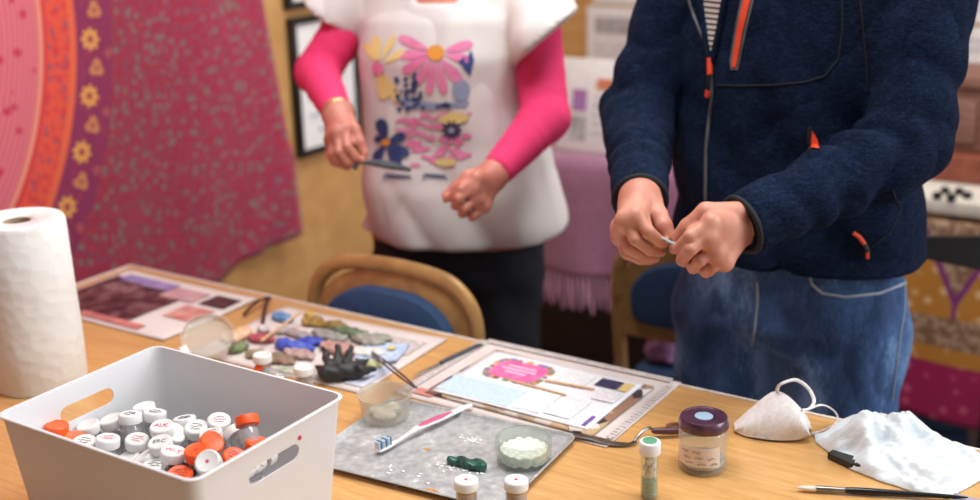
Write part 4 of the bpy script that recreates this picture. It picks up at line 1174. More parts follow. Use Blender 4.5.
# ------------------------------------------------------------------ white face mask
m_fab = M('mask_fabric', (232, 230, 228), (220, 216, 216), .9, scale=200, bump=.25)
def face_mask():
    c = place(772, 432, .0); e = empty('face_mask', c)
    P = lambda x, y, z=0: at(x, y, TZ+z)-c
    base = [P(733, 430, .002), P(745, 436, .002), P(772, 440, .003), P(797, 440, .003), P(808, 436, .004)]
    ridge = [P(734, 426, .006), P(752, 407, .034), P(777, 391, .060), P(801, 409, .044), P(809, 432, .010)]
    bk = [P(736, 425, .001), P(752, 419, .001), P(780, 414, .001), P(806, 418, .001), P(812, 430, .001)]
    bs, rg, bb = curve_pts(base, 8), curve_pts(ridge, 8), curve_pts(bk, 8)
    n = len(rg)
    def fn(a, b):
        i = min(n-1, int(round(a*(n-1))))
        if b <= .5:
            t = b*2; p = bs[i]*(1-t)+rg[i]*t; out = math.sin(t*PI)
            p = p+Vector((-.0, -.010, .003))*out+Vector((0, -.0018, 0))*math.sin(a*60)*out*(1 if a < .45 else 0)
        else:
            t = b*2-1; p = rg[i]*(1-t)+bb[i]*t+Vector((0, .006, .002))*math.sin(t*PI)
        return p
    MB().grid(fn, n-1, 20, .0011).build('mask_body', m_fab, e, angle=60)
    MB().tube([P(752, 436.5, .006), P(762, 438, .006), P(770, 438.2, .006)], .0007, 6).build('nose_wire', m_leg, e)
    lp = m_fab
    MB().tube(curve_pts([P(777, 393, .056), P(778, 387, .068), P(783, 383, .074), P(796, 380, .072), P(808, 388, .060), P(814, 400, .048), P(810, 408, .044), P(802, 410, .044)]), .0024, 8, flat=.5).build('ear_loop', lp, e)
    MB().tube(curve_pts([P(806, 410, .040), P(822, 405, .034), P(835, 412, .020), P(837, 422, .008), P(824, 430, .003), P(811, 434, .004)]), .0022, 8, flat=.5).build('ear_loop', lp, e)
    tag(e, 'white folded face mask with ear loops lying on the table beside the jar', 'face mask')
face_mask()
# white disposable glove
def white_glove():
    c = place(890, 455, 0)
    out = [(813, 433, 2), (824, 430, 6), (840, 422, 10), (854, 412, 22), (860, 405, 30), (868, 402, 34), (878, 404, 32), (886, 410, 26), (896, 406, 26), (908, 404, 26), (915, 411, 20), (911, 421, 14), (905, 428, 10), (925, 435, 8), (960, 447, 6), (990, 458, 4), (990, 474, 4), (968, 487, 3), (948, 497, 3), (915, 491, 3), (880, 480, 3), (850, 468, 3), (835, 456, 3), (815, 442, 2)]
    poly = np.array([[*(at(x, y, TZ+z*.001)-c)[:2]] for x, y, z in out])
    ctrl = np.array([[*(at(x, y, TZ+z*.001)-c)[:2], z*.001] for x, y, z in [(806, 432, 4), (825, 434, 10), (845, 430, 18), (866, 410, 58), (862, 416, 50), (874, 411, 56), (872, 424, 38), (888, 412, 30), (900, 411, 50), (907, 410, 50), (902, 420, 34), (888, 418, 20), (880, 445, 16), (905, 455, 16), (930, 462, 14), (960, 470, 12), (950, 490, 8), (985, 466, 10), (850, 455, 9), (920, 445, 12), (900, 475, 9)]])
    def sdp(x, y):
        d = np.full(x.shape, 1e9); s = np.ones(x.shape); n = len(poly)
        for i in range(n):
            a = poly[i]; b = poly[i-1]; e = b-a; wx = x-a[0]; wy = y-a[1]; t = np.clip((wx*e[0]+wy*e[1])/(e@e), 0, 1)
            d = np.minimum(d, (wx-e[0]*t)**2+(wy-e[1]*t)**2)
            c1 = y >= a[1]; c2 = y < b[1]; c3 = e[0]*wy > e[1]*wx
            s = np.where((c1 & c2 & c3) | (~c1 & ~c2 & ~c3), -s, s)
        return s*np.sqrt(d)
    cd = Vector((poly[17][0]-poly[12][0], poly[17][1]-poly[12][1], 0)).normalized()
    def fn(P):
        x, y, z = P[:, 0], P[:, 1], P[:, 2]
        w = np.stack([1/((x-a)**2+(y-b)**2+2e-5)**1.6 for a, b, _ in ctrl], 0); H = (w*ctrl[:, 2][:, None]).sum(0)/w.sum(0)
        al = x*cd.x+y*cd.y; ac = -x*cd.y+y*cd.x
        H = H+.0013*np.sin(al*420+3*np.sin(ac*60)+2*np.sin(al*50))+.0022*np.sin(ac*130+2.5*np.sin(al*45))+.0018*np.sin((x+y)*170+4*np.sin(x*60))
        s = sdp(x, y); H = np.maximum(.0025, H*(1-np.exp(np.minimum(0, s)/.007)))
        return np.maximum(np.maximum(s, (z-H)*.7), -z)
    v, f = relax(*surfnet(fn, (-.13, -.13, -.006), (.15, .13, .055), .0022), it=2)
    v[:, 2] = np.maximum(v[:, 2], .0004)
    t = NT('thin_white_film'); n = t.noise(t.coord(), 60, 4)
    t.link(t.ramp(n, [(.3, lin((206, 213, 218))), (.7, lin((220, 226, 230)))]), t.b.inputs['Base Color']); t.set(Roughness=.42)
    t.bump(t.noise(t.coord('Object', (1, 3, 1)), 120, 3), .5, .002)
    o = link('disposable_glove', mesh_of('disposable_glove', [(v, f)], t.m), None, loc=c, angle=180)
    tag(o, 'crumpled thin white disposable glove lying at the right of the table', 'glove')
white_glove()
def clip_tool():
    c = place(853, 466, .0); e = empty('spring_clip', c, math.radians(-48)); m = M('black_grip', (42, 42, 44), (30, 30, 32), .5)
    MB().prism([(-.034, -.006), (.004, -.011), (.007, -.008), (.007, .008), (.004, .011), (-.034, .006)], .001, .009).build('body', m, e)
    for s in (-1, 1): MB().box((.012, s*.006, .006), (.011, .007, .009), bevel=.0025).build('jaw', m, e)
    MB().tube([(-.002, 0, .008), (.02, .001, .008), (.031, .003, .008)], .0018, 8).build('pin', m_steel, e)
    MB().tube([(.031, -.004, .007), (.0315, .010, .009)], .0014, 8).build('pin_tip', m_steel, e)
    tag(e, 'black clip tool with a steel pin, half under the white glove', 'tool')
clip_tool()
def brush():
    a = place(797, 491, .004); b = place(930, 499, .004); d = b-a; e = empty('paintbrush', a+Vector((0, 0, .001)), math.atan2(d.y, d.x)); k = 1.0
    MB().tube([(0, 0, 0), (.006, 0, 0), (.016, 0, 0), (.024, 0, 0)], [.0012, .0034, .004, .0036], 12, flat=.7).build('bristles', M('white_bristles', (232, 226, 214), (210, 200, 184), .8, scale=200, stretch=(1, 10, 10)), e)
    MB().tube([(.022, 0, 0), (.024, 0, 0), (.056, 0, 0), (.058, 0, 0)], [.0034, .0038, .0036, .0034], 14).build('ferrule', m_steel, e)
    MB().tube([(.056, 0, 0), (.066, 0, 0), (.09, 0, 0), (.18, 0, 0), (.2, 0, 0)], [.0034, .0044, .0046, .0026, .001], 14).build('handle', M('black_gloss', (24, 24, 28), (18, 18, 20), .2), e)
    tag(e, 'paintbrush with white bristles, silver ferrule and black handle in the foreground', 'paintbrush')
brush()
e = sheet('plastic_sleeve', 0, .18, 0, .22, 0, .001, M('grey_sleeve', (176, 172, 182), (150, 146, 160), .25, scale=20), 0, .002, 5)
q = place(972, 506); e.location = q+U*.075-V*.085+Vector((0, 0, .0004)); e.rotation_euler.z = TH+math.radians(5)
block(e, 0, .0, .15, .19, .0036, M('lilac_print', (196, 188, 206), (168, 160, 184), .5, scale=60), 'printed_sheet')
tag(e, 'grey plastic document sleeve at the near right corner of the table', 'document sleeve')
# ------------------------------------------------------------------ people
m_skin = M('skin', (206, 146, 124), (190, 124, 104), .5, scale=25, bump=.15, bscale=300, bdist=.0006)
m_skin2 = M('skin_rosy', (206, 134, 116), (188, 112, 98), .5, scale=25, bump=.15, bscale=300, bdist=.0006)
def frame(yaw_dir):
    f = Vector((yaw_dir[0], yaw_dir[1], 0)).normalized(); l = Vector((-f.y, f.x, 0)); return l, f
def torso(P, O, l, f, st, expo=2.3, dx=None):
    q = P-A3(O); a = q@A3(l); b = q@A3(f); z = P[:, 2]
    S_ = np.array(st); rx = np.interp(z, S_[:, 0], S_[:, 1]); ry = np.interp(z, S_[:, 0], S_[:, 2]); cx = np.interp(z, S_[:, 0], S_[:, 3]); cy = np.interp(z, S_[:, 0], S_[:, 4])
    r = (np.abs((a-cx)/rx)**expo+np.abs((b-cy)/ry)**expo)**(1/expo)
    d = (r-1)*np.minimum(rx, ry)
    return np.maximum(d, np.maximum(S_[0, 0]-z, z-S_[-1, 0]))
def hand_sdf(P, w, mcp, chains, thumb, rp=.0125, rf=.0085, k=.004):
    d = None
    for m in mcp:
        q = cap(P, w, m, .021, rp); d = q if d is None else smin(d, q, .012)
    for a, b in zip(mcp, mcp[1:]): d = smin(d, cap(P, a, b, rp, rp), .008)
    for ch in chains: d = smin(d, cap(P, (ch[0]+w)/2+Vector((0, .006, 0)), (ch[0]*.3+ch[1]*.5+ch[-1]*.2)+Vector((0, .012, 0)), .012, .0085), .006)
    for ch in chains:
        pts = ch; c = None; n = len(pts)-1
        for i in range(n):
            r0 = rf*(1.12-.26*i/n); r1 = rf*(1.12-.26*(i+1)/n); q = cap(P, pts[i], pts[i+1], r0, r1); c = q if c is None else smin(c, q, .0022)
        d = smin(d, c, k)
    c = None; n = len(thumb)-1
    for i in range(n):
        q = cap(P, thumb[i], thumb[i+1], rf*(1.7-.5*i/n), rf*(1.7-.5*(i+1)/n) if i < n-1 else rf*1.0); c = q if c is None else smin(c, q, .005)
    return smin(d, c, k*1.3)
def mesh_hand(f, pts, h=.0021):
    A_ = np.array([A3(p) for p in pts]); return relax(*surfnet(f, A_.min(0)-.035, A_.max(0)+.035, h), it=1)
def head_sdf(P, c, l, f, s=1.0):
    ax = (A3(l), A3(f), (0, 0, 1)); C_ = A3(c)
    o = lambda a, b, z: C_+A3(l)*a*s+A3(f)*b*s+np.array((0, 0, z*s))
    d = ell(P, o(0, -.012, .035), (.076*s, .094*s, .088*s), ax)
    d = smin(d, ell(P, o(0, .022, -.045), (.058*s, .066*s, .068*s), ax), .03)
    d = smin(d, ell(P, o(0, .06, -.085), (.026*s, .022*s, .018*s), ax), .02)
    d = smin(d, cap(P, o(0, .080, .015), o(0, .100, -.028), .007*s, .012*s), .010)     # nose
    for k in (-1, 1):
        d = smax(d, -ell(P, o(k*.031, .098, .012), (.017*s, .016*s, .012*s), ax), .010)  # sockets
        d = smin(d, ell(P, o(k*.080, -.005, .0), (.008*s, .018*s, .030*s), ax), .006)    # ears
        d = smin(d, cap(P, o(k*.012, .088, -.056), o(k*.004, .092, -.054), .006*s, .007*s), .004)
        d = smin(d, cap(P, o(k*.012, .086, -.066), o(k*.002, .090, -.067), .006*s, .007*s), .003)
    return d
def face_parts(body, c, l, f, s, hair_mat, long_hair):
    C_ = Vector(c); o = lambda a, b, z: C_+l*a*s+f*b*s+Vector((0, 0, z*s))
    mw = M('eye_white', (236, 232, 228), rough=.2); mi = M('iris_brown', (70, 50, 40), rough=.2)
    for k in (-1, 1):
        ey = MB().lathe([(0, -.0115*s), (.008*s, -.008*s), (.0115*s, 0), (.008*s, .008*s), (0, .0115*s)], segs=20); 
        ob = ey.build('eye', mw, body, angle=180, world=True); ob.location = o(k*.031, .0705, .012)
        ir = MB().lathe([(0, 0), (.005*s, 0), (.004*s, .0012*s), (0, .0015*s)], segs=16).build('iris', mi, ob, world=False)
        ir.location = f*.0112*s; ir.rotation_euler = f.to_track_quat('Z', 'Y').to_euler()
    ax = (A3(l), A3(f), (0, 0, 1))
    def hair(P):
        d = ell(P, A3(o(0, -.018, .040)), (.086*s, .104*s, .098*s), ax)
        if long_hair: d = smin(d, ell(P, A3(o(0, -.05, -.05)), (.085*s, .055*s, .11*s), ax), .02)
        q = P-A3(C_); b = q@A3(f); z = q[:, 2]
        cut = (b-.055*s)*.9-(z-.045*s)*.6                     # face opening
        d = smax(d, cut, .01)
        d = smax(d, -(z+(.035 if not long_hair else .16)*s), .01) 
        return d+.002*np.sin((P@A3(l))*260+3*np.sin(P[:, 2]*40))
    v, fc = relax(*surfnet(hair, A3(C_)-.2, A3(C_)+.2, .006), it=1)
    link('hair', mesh_of('hair', [(v, fc)], hair_mat), body, angle=180, world=True)

# ===== man ===========================================================
ml, mf = frame((-math.sin(math.radians(31)), -math.cos(math.radians(31))))
MO = Vector((.500, 1.892, 0))
HEM = .872
sh_l = MO+ml*.192+Vector((0, 0, 1.375)); sh_r = MO-ml*.175+Vector((0, 0, 1.375))
el_l = atY(905, 148, 1.70); wr_l = atY(748, 222, 1.585)
el_r = atY(638, 112, 1.93); wr_r = atY(640, 196, 1.655)
mid_l = (el_l+wr_l)/2
jac_st = [(HEM, .206, .140, .012, 0), (.90, .208, .142, .012, 0), (.96, .204, .138, .000, .004), (1.05, .190, .132, -.012, .006), (1.18, .188, .130, -.008, .006), (1.30, .186, .124, 0, 0), (1.38, .165, .108, 0, -.01), (1.425, .10, .085, 0, -.01), (1.46, .07, .07, 0, -.005), (1.52, .068, .07, 0, 0)]
def sleeve(P, a, b, c, ra, rb, rc, amp, ph=0):
    up = cap(P, a, b, ra, rb); lo = cap(P, b, c, rb, rc)
    t1 = capt(P, a, b); t2 = capt(P, b, c)
    up = up-amp*1.5*(np.abs(np.sin(t1*8.5+ph+1.0*np.sin(P[:, 0]*26+P[:, 2]*9)))-.6)*np.clip((t1-.3)*1.6, 0, 1)
    lo = lo-amp*1.7*(np.abs(np.sin(t2*13+ph+1.2*np.sin(P[:, 2]*34+P[:, 1]*24)))-.6)*np.clip(1.15-t2*1.0, 0, 1)
    return smin(up, lo, .02)
def jacket(P, grow=0, plain=False):
    d = torso(P, MO, ml, mf, jac_st)
    if not plain:
        q = P-A3(MO); a = q@A3(ml)
        d = d-.012*(np.abs(np.sin(P[:, 2]*17+a*14+1.6*np.sin(a*13)))-.6)*np.clip((1.26-P[:, 2])*5, 0, 1)-.003*np.sin(a*34+P[:, 2]*17)
        d = np.maximum(d, HEM-P[:, 2])
    d = smin(d, cap(P, sh_l-ml*.05, sh_l, .062, .062), .05); d = smin(d, cap(P, sh_r+ml*.05, sh_r, .062, .062), .05)
    sl = sleeve(P, sh_l, el_l, wr_l, .070, .060, .044, 0 if plain else .0115)
    sr = sleeve(P, sh_r, el_r, wr_r, .066, .056, .040, 0 if plain else .009, 1.5)
    if not plain:
        for w_, e_ in ((wr_l, el_l), (wr_r, el_r)):
            n_ = (w_-e_).normalized(); cut = (P-A3(w_+n_*.010))@A3(n_)
            if w_ is wr_l: sl = np.maximum(sl, cut)
            else: sr = np.maximum(sr, cut)
    d = smin(d, sl, .006); return smin(d, sr, .006)+(-grow)
jeans_st = [(.60, .05, .05, 0, 0), (.72, .150, .10, 0, 0), (.76, .180, .122, 0, 0), (.82, .182, .124, 0, 0), (.90, .172, .118, 0, 0)]
def legs(P, O, l, f, dx, z0, r0, r1, r2, fwd=.0):
    d = None
    for k in (-1, 1):
        hip = O+l*dx*k+Vector((0, 0, z0)); kn = O+l*(dx+.01)*k+f*.02+Vector((0, 0, .45)); an = O+l*(dx+.01)*k-f*.01+Vector((0, 0, .07))
        q = smin(cap(P, hip, kn, r0, r1), cap(P, kn, an, r1, r2), .02); d = q if d is None else smin(d, q, .012)
    return d
def jeans(P, plain=False):
    d = torso(P, MO, ml, mf, jeans_st[1:]); L_ = legs(P, MO, ml, mf, .094, .74, .106, .076, .060)
    d = smin(d, L_, .03)
    if not plain:
        q = P-A3(MO); a = q@A3(ml)
        d = d-.007*(np.abs(np.sin(P[:, 2]*22+14*np.abs(a)+1.3*np.sin(a*22)))-.6)*np.clip((.87-P[:, 2])*8, 0, 1)
    return np.maximum(d, np.maximum(P[:, 2]-.885, .055-P[:, 2]))
hc = MO+mf*.03+Vector((0, 0, 1.63))
# hands, from wrist to fingertips
W1 = atY(744, 222, 1.593)
H1 = dict(w=W1, mcp=[atY(711, 222, 1.525), atY(708, 238, 1.520), atY(714, 252, 1.528), atY(724, 262, 1.543)],
          ch=[[atY(711, 222, 1.525), atY(690, 236, 1.515), atY(679, 248, 1.535), atY(674, 249, 1.555)],
              [atY(708, 236, 1.520), atY(691, 249, 1.510), atY(682, 260, 1.53), atY(684, 262, 1.555)],
              [atY(714, 248, 1.528), atY(700, 260, 1.520), atY(693, 268, 1.54), atY(697, 268, 1.56)],
              [atY(724, 257, 1.543), atY(712, 267, 1.535), atY(706, 272, 1.55), atY(710, 271, 1.57)]],
          th=[atY(737, 212, 1.565), atY(706, 212, 1.555), atY(688, 227, 1.56), atY(676, 238, 1.565)])
W2 = atY(640, 200, 1.63)
H2 = dict(w=W2, mcp=[atY(636, 216, 1.56), atY(626, 220, 1.565), atY(621, 228, 1.58), atY(620, 236, 1.60)],
          ch=[[atY(636, 216, 1.56), atY(648, 231, 1.545), atY(659, 241, 1.555), atY(664, 243, 1.565)],
              [atY(626, 220, 1.565), atY(635, 239, 1.55), atY(650, 250, 1.56), atY(661, 252, 1.575)],
              [atY(621, 228, 1.58), atY(629, 248, 1.565), atY(644, 256, 1.575), atY(655, 258, 1.59)],
              [atY(620, 236, 1.60), atY(627, 253, 1.59), atY(640, 259, 1.60), atY(650, 260, 1.61)]],
          th=[atY(652, 205, 1.62), atY(658, 215, 1.60), atY(664, 226, 1.585), atY(670, 236, 1.575)])
def forearm(P, w, e_, r=.026): n_ = (e_-w).normalized(); return cap(P, w, w+n_*.07, .027, .031)
def mk_hand(H, e_): return lambda P: smin(hand_sdf(P, H['w'], H['mcp'], H['ch'], H['th']), forearm(P, H['w'], e_), .015)
def mk_pts(H): return [p for c in H['ch'] for p in c]+H['th']+[H['w']]
def man_body(P):
    d = jacket(P, plain=True)+.014
    d = smin(d, jeans(P, True)+.014, .02)
    nk = cap(P, MO+Vector((0, 0, 1.40)), hc-Vector((0, 0, .06)), .058, .052)
    d = smin(d, nk, .02); d = smin(d, head_sdf(P, hc, ml, mf), .02)
    for k in (-1, 1):
        an = MO+ml*.108*k-mf*.01; d = smin(d, cap(P, an+Vector((0, 0, .05)), an+mf*.13+Vector((0, 0, .03)), .038, .026), .02)
        d = smin(d, cap(P, an+Vector((0, 0, .05)), an+Vector((0, 0, .3)), .040, .046), .02)
    return d
man = sdf_obj('person', man_body, (.12, 1.45, .0), (.84, 2.2, 1.8), .011, m_skin, None, 2, extra=[mesh_hand(mk_hand(H1, el_l), mk_pts(H1)), mesh_hand(mk_hand(H2, el_r), mk_pts(H2))])
tag(man, 'man in navy zip fleece jacket and blue jeans, hands together holding a small piece', 'person')
face_parts(man, hc, ml, mf, 1.0, M('short_brown_hair', (72, 54, 42), (56, 42, 34), .8), False)
t = NT('heathered_navy'); v = t.coord('Object', (1, 1, 3.5)); n = t.math('ADD', t.math('MULTIPLY', t.noise(v, 90, 4, .75), .45), t.math('MULTIPLY', t.noise(v, 330, 3, .8), .55))
t.link(t.ramp(n, [(.38, lin((6, 13, 28))), (.5, lin((13, 25, 47))), (.62, lin((30, 48, 80)))]), t.b.inputs['Base Color']); t.set(Roughness=.95, Specular_IOR_Level=.12); t.folds(n, 9, .028, (1, 1, .8), .09); m_navy = t.m
jk = sdf_obj('fleece_jacket', jacket, (.10, 1.45, .80), (.86, 2.2, 1.56), .0062, m_navy, man, 1)
t = NT('denim'); v = t.coord('Object', (1, 1, .35)); n1 = t.noise(t.coord('Object', (1, 1, .5)), 9, 4, .6); n2 = t.noise(v, 260, 3, .7)
n = t.math('ADD', t.math('MULTIPLY', n1, .75), t.math('MULTIPLY', n2, .25))
t.link(t.ramp(n, [(.38, lin((34, 58, 96))), (.5, lin((58, 90, 136))), (.62, lin((120, 154, 196)))]), t.b.inputs['Base Color']); t.set(Roughness=.9); t.folds(n2, 8, .024, (1, 1, .5), .03); m_denim = t.m
jn = sdf_obj('jeans', jeans, (.12, 1.55, .03), (.84, 2.2, .92), .0085, m_denim, man, 2)
m_shoe = M('dark_shoe', (60, 50, 46), (44, 38, 36), .6)
for k in (-1, 1):
    an = MO+ml*.108*k-mf*.01
    def shoe(P): return np.maximum(smin(cap(P, an-mf*.02+Vector((0, 0, .045)), an+mf*.15+Vector((0, 0, .035)), .050, .038), cap(P, an+Vector((0, 0, .05)), an+Vector((0, 0, .10)), .05, .05), .02), -P[:, 2]+.001)
    sdf_obj('shoe', shoe, A3(an)-.2, A3(an)+.25, .009, m_shoe, man, 1)
# jacket details laid on the cloth
B = bvh_of(jk); m_or = M('orange_zip', (238, 84, 50), (226, 70, 40), .5); m_zip = M('grey_zip', (104, 108, 112), (84, 88, 94), .5, .1); m_bind = M('dark_binding', (14, 18, 28), (10, 14, 22), .8)
def worldobj(mb, name, mat, parent, **k): return mb.build(name, mat, parent, world=True, **k)
st_ = NT('striped_jersey'); v_ = st_.coord('Object'); sp_ = st_.add('ShaderNodeSeparateXYZ'); st_.link(v_, sp_.inputs[0])
st_.link(st_.mix(st_.math('GREATER_THAN', st_.math('SINE', st_.math('MULTIPLY', sp_.outputs[2], 2*PI/.0082)), .25), lin((206, 200, 196)), lin((36, 36, 44))), st_.b.inputs['Base Color']); st_.set(Roughness=.9)
m = MB(); patch(m, B, [(703, -40), (728, -40), (724, 0), (719, 30), (713, 56), (710, 60), (707, 40), (704, 10)], .002, 5, 3); worldobj(m, 'striped_shirt', st_.m, man)
for pts in ([(700, -40), (703, 5), (707, 40), (711, 64)], [(730, -40), (726, 0), (721, 28), (715, 54), (712, 64)]):
    q = line_on(B, pts, .004)
    if len(q) > 2: worldobj(MB().tube(q, .005, 8), 'jacket_lapel', m_navy, jk)
q = line_on(B, [(711, 62), (712, 95), (709, 120), (706, 150), (706, 200)], .0012); worldobj(MB().tube(q, .0032, 8, flat=.8), 'main_zip', m_zip, jk)
q = line_on(B, [(680, -40), (690, 5), (704, 40), (711, 66)], .001); worldobj(MB().tube(q, .0022, 6), 'zip_teeth', m_zip, jk)
q = line_on(B, [(712, 58), (712, 74)], .006); worldobj(MB().tube(q, .0045, 8), 'zip_pull', m_or, jk, label='orange zip pull')
q = line_on(B, [(712, 74), (711, 90)], .007); worldobj(MB().tube(q, .003, 8), 'zip_cord', m_dark, jk)
q = line_on(B, [(711, 90), (710, 96)], .007); worldobj(MB().tube(q, .0042, 8), 'zip_tab', m_or, jk, label='orange cord end')
m = MB(); patch(m, B, [(744, -30), (760, -30), (754, 0), (747, 30), (740, 62), (738, 70), (731, 70), (730, 62), (735, 30), (741, 0)], .0015, 4, 3); worldobj(m, 'pocket_welt', m_zip, jk, angle=180)
m = MB(); patch(m, B, [(747, -30), (756, -30), (751, 0), (744, 30), (738, 62), (736, 67), (733, 67), (733, 62), (738, 30), (744, 0)], .0035, 4, 3); worldobj(m, 'chest_pocket_zip', m_or, jk, angle=180, label='orange chest pocket zip')
q = line_on(B, [(716, 85), (740, 86), (775, 85), (805, 82), (825, 76), (838, 60), (842, 30), (842, -10)], .0003); worldobj(MB().tube(q, .0013, 6), 'seam', m_bind, jk)
m = MB(); patch(m, B, [(812, 130), (817, 139), (820, 150), (812, 149), (810, 141)], .003, 3, 2); worldobj(m, 'side_pocket_zip', m_or, jk, label='orange side pocket')
q = line_on(B, [(810, 127), (809, 140), (811, 152)], .003); worldobj(MB().tube(q, .0032, 8), 'pocket_edge', m_bind, jk)
q = line_on(B, [(853, 232), (859, 236), (864, 243)], .004); worldobj(MB().tube(q, .0032, 8), 'hem_zip_pull', m_or, jk, label='orange hem toggle')
q = line_on(B, [(864, 243), (867, 250)], .005); worldobj(MB().tube(q, .0040, 8), 'hem_toggle', m_dark, jk)
q = line_on(B, [(867, 251), (867, 257)], .004); worldobj(MB().tube(q, .0028, 8), 'hem_cord_end', m_or, jk, label='orange cord end at hem')
q = line_on(B, [(858, -20), (862, 20), (866, 60), (868, 92)], .0003); worldobj(MB().tube(q, .0014, 6), 'armhole_seam', m_bind, jk) if len(q) > 3 else None
q = line_on(B, [(893, 190), (900, 210), (890, 232), (870, 248)], .0003); worldobj(MB().tube(q, .0012, 6), 'seam', m_bind, jk)
def ring_at(c, n, r, rr, name, mat, parent):
    n = n.normalized(); a = n.orthogonal().normalized(); b = n.cross(a)
    worldobj(MB().tube([c+a*r*math.cos(2*PI*i/28)+b*r*math.sin(2*PI*i/28) for i in range(28)], rr, 8, closed=True), name, mat, parent)
ring_at(wr_l+(wr_l-el_l).normalized()*.010, wr_l-el_l, .040, .0045, 'cuff_binding', m_bind, jk)
ring_at(wr_r+(wr_r-el_r).normalized()*.010, wr_r-el_r, .037, .0045, 'cuff_binding', m_bind, jk)
BJ = bvh_of(jn); m_seam = M('pale_stitching', (166, 174, 184), (140, 152, 168), .8)
q = line_on(BJ, [(809, 272), (812, 284), (822, 293), (845, 297), (880, 293), (905, 283)], .001); worldobj(MB().tube(q, .0022, 6), 'pocket_seam', m_seam, jn)
q = line_on(BJ, [(905, 272), (904, 310), (898, 350), (892, 400)], .0006); worldobj(MB().tube(q, .0016, 6), 'side_seam', m_seam, jn) if len(q) > 3 else None
q = line_on(BJ, [(757, 282), (758, 300), (755, 330), (752, 345)], .0006); worldobj(MB().tube(q, .0018, 6), 'fly_seam', m_seam, jn) if len(q) > 3 else None
q = hit(BJ, 827, 308, .001); 
# little piece between his fingertips
a = atY(662, 238, 1.548); b = atY(676, 245, 1.548)
o = MB().tube([Vector(), (b-a)*.5, (b-a)], [.0022, .0032, .0022], 8, flat=.7).build('craft_piece', M('pale_blue_piece', (176, 206, 224), rough=.4), loc=a)
tag(o, 'tiny pale blue piece pinched between the man\'s fingertips', 'craft piece')

# ===== woman =========================================================
wl, wf = frame((-math.sin(math.radians(14)), -math.cos(math.radians(14))))
WO = Vector((-.066, 2.34, 0)); WH = .800
w_sl = WO+wl*.165+Vector((0, 0, 1.255)); w_sr = WO-wl*.165+Vector((0, 0, 1.255))
w_el = atY(545, 118, 2.17); w_wl = atY(496, 172, 2.05)
w_er = atY(317, 72, 2.34); w_wr = atY(337, 112, 2.13)
ts_st = [(WH-.03, .206, .150, .014, .01), (.83, .207, .155, .016, .012), (.90, .202, .155, .014, .016), (.99, .182, .142, .008, .014), (1.06, .170, .145, 0, .014), (1.15, .172, .148, 0, .014), (1.22, .165, .125, 0, .005), (1.275, .12, .09, 0, -.01), (1.30, .085, .075, 0, -.015), (1.33, .07, .07, 0, -.01)]
def tee_plain(P): 
    d = torso(P, WO, wl, wf, ts_st)
    for k in (w_sl, w_sr):
        s_ = 1 if k is w_sl else -1
        d = smin(d, cap(P, k-wl*.05*s_, k, .052, .054), .05)
    return d
def tee(P):
    q = P-A3(WO); a = q@A3(wl); b = q@A3(wf); z = P[:, 2]
    d = tee_plain(P)
    d = d-.018*(np.abs(np.sin(z*16+a*13+1.6*np.sin(a*9)))-.6)*np.clip((1.0-z)*4, 0, 1)-.006*np.sin(a*30+z*11)*np.clip((1.25-z)*3, 0, 1)
    for k, pp, n_, r in ((w_sl, atY(548, 36, 2.20), wl*.65-Vector((0, 0, .76)), .076), (w_sr, atY(336, 18, 2.38), -wl*.55-Vector((0, 0, .83)), .072)):
        s_ = cap(P, k, pp+(pp-k)*.25, .061, r); s_ = np.maximum(s_, (P-A3(pp))@A3(n_)); d = smin(d, s_, .015)
    d = np.maximum(d, (WH-.010*np.cos(a*8))-z)
    nk = np.hypot(a, (b-.07)*1.1)-.046; nk = np.maximum(nk, 1.25-z+.0*a)          # scooped neck
    d = smax(d, -np.maximum(nk, -(z-1.247)), .006)
    return d
def pink(P):
    d = None
    for k, e_, w_, r0, r1, r2 in ((w_sl, w_el, w_wl, .047, .045, .029), (w_sr, w_er, w_wr, .047, .042, .028)):
        t2 = capt(P, e_, w_); t1 = capt(P, k, e_)
        q = smin(cap(P, k, e_, r0, r1)-.0006*np.sin(t1*40), cap(P, e_, w_, r1, r2)-.0014*np.sin(t2*24+3*np.sin(P[:, 2]*40+P[:, 0]*60))*(1-t2), .012)
        n_ = (w_-e_).normalized(); q = np.maximum(q, (P-A3(w_))@A3(n_)); d = q if d is None else np.minimum(d, q)
    return d
def trousers(P):
    st = [(.70, .165, .115, 0, 0), (.78, .176, .125, 0, 0), (.86, .165, .12, 0, 0)]
    d = torso(P, WO, wl, wf, st); d = smin(d, legs(P, WO, wl, wf, .088, .70, .090, .062, .048), .03)
    return np.maximum(d-.002*np.sin(P[:, 2]*50+P[:, 0]*60), np.maximum(P[:, 2]-.85, .06-P[:, 2]))
HL = dict(w=atY(492, 176, 2.045), mcp=[atY(476, 178, 2.00), atY(473, 188, 1.995), atY(476, 198, 2.0), atY(484, 206, 2.012)],
          ch=[[atY(476, 178, 2.00), atY(461, 189, 1.985), atY(452, 197, 1.995), atY(446, 199, 2.005)],
              [atY(473, 188, 1.995), atY(459, 198, 1.98), atY(455, 206, 1.995), atY(460, 207, 2.01)],
              [atY(476, 198, 2.0), atY(465, 208, 1.985), atY(462, 214, 2.0), atY(467, 213, 2.015)],
              [atY(484, 206, 2.012), atY(475, 214, 2.0), atY(472, 217, 2.01), atY(477, 215, 2.025)]],
          th=[atY(486, 172, 2.04), atY(468, 177, 2.025), atY(456, 188, 2.02), atY(446, 195, 2.015)])
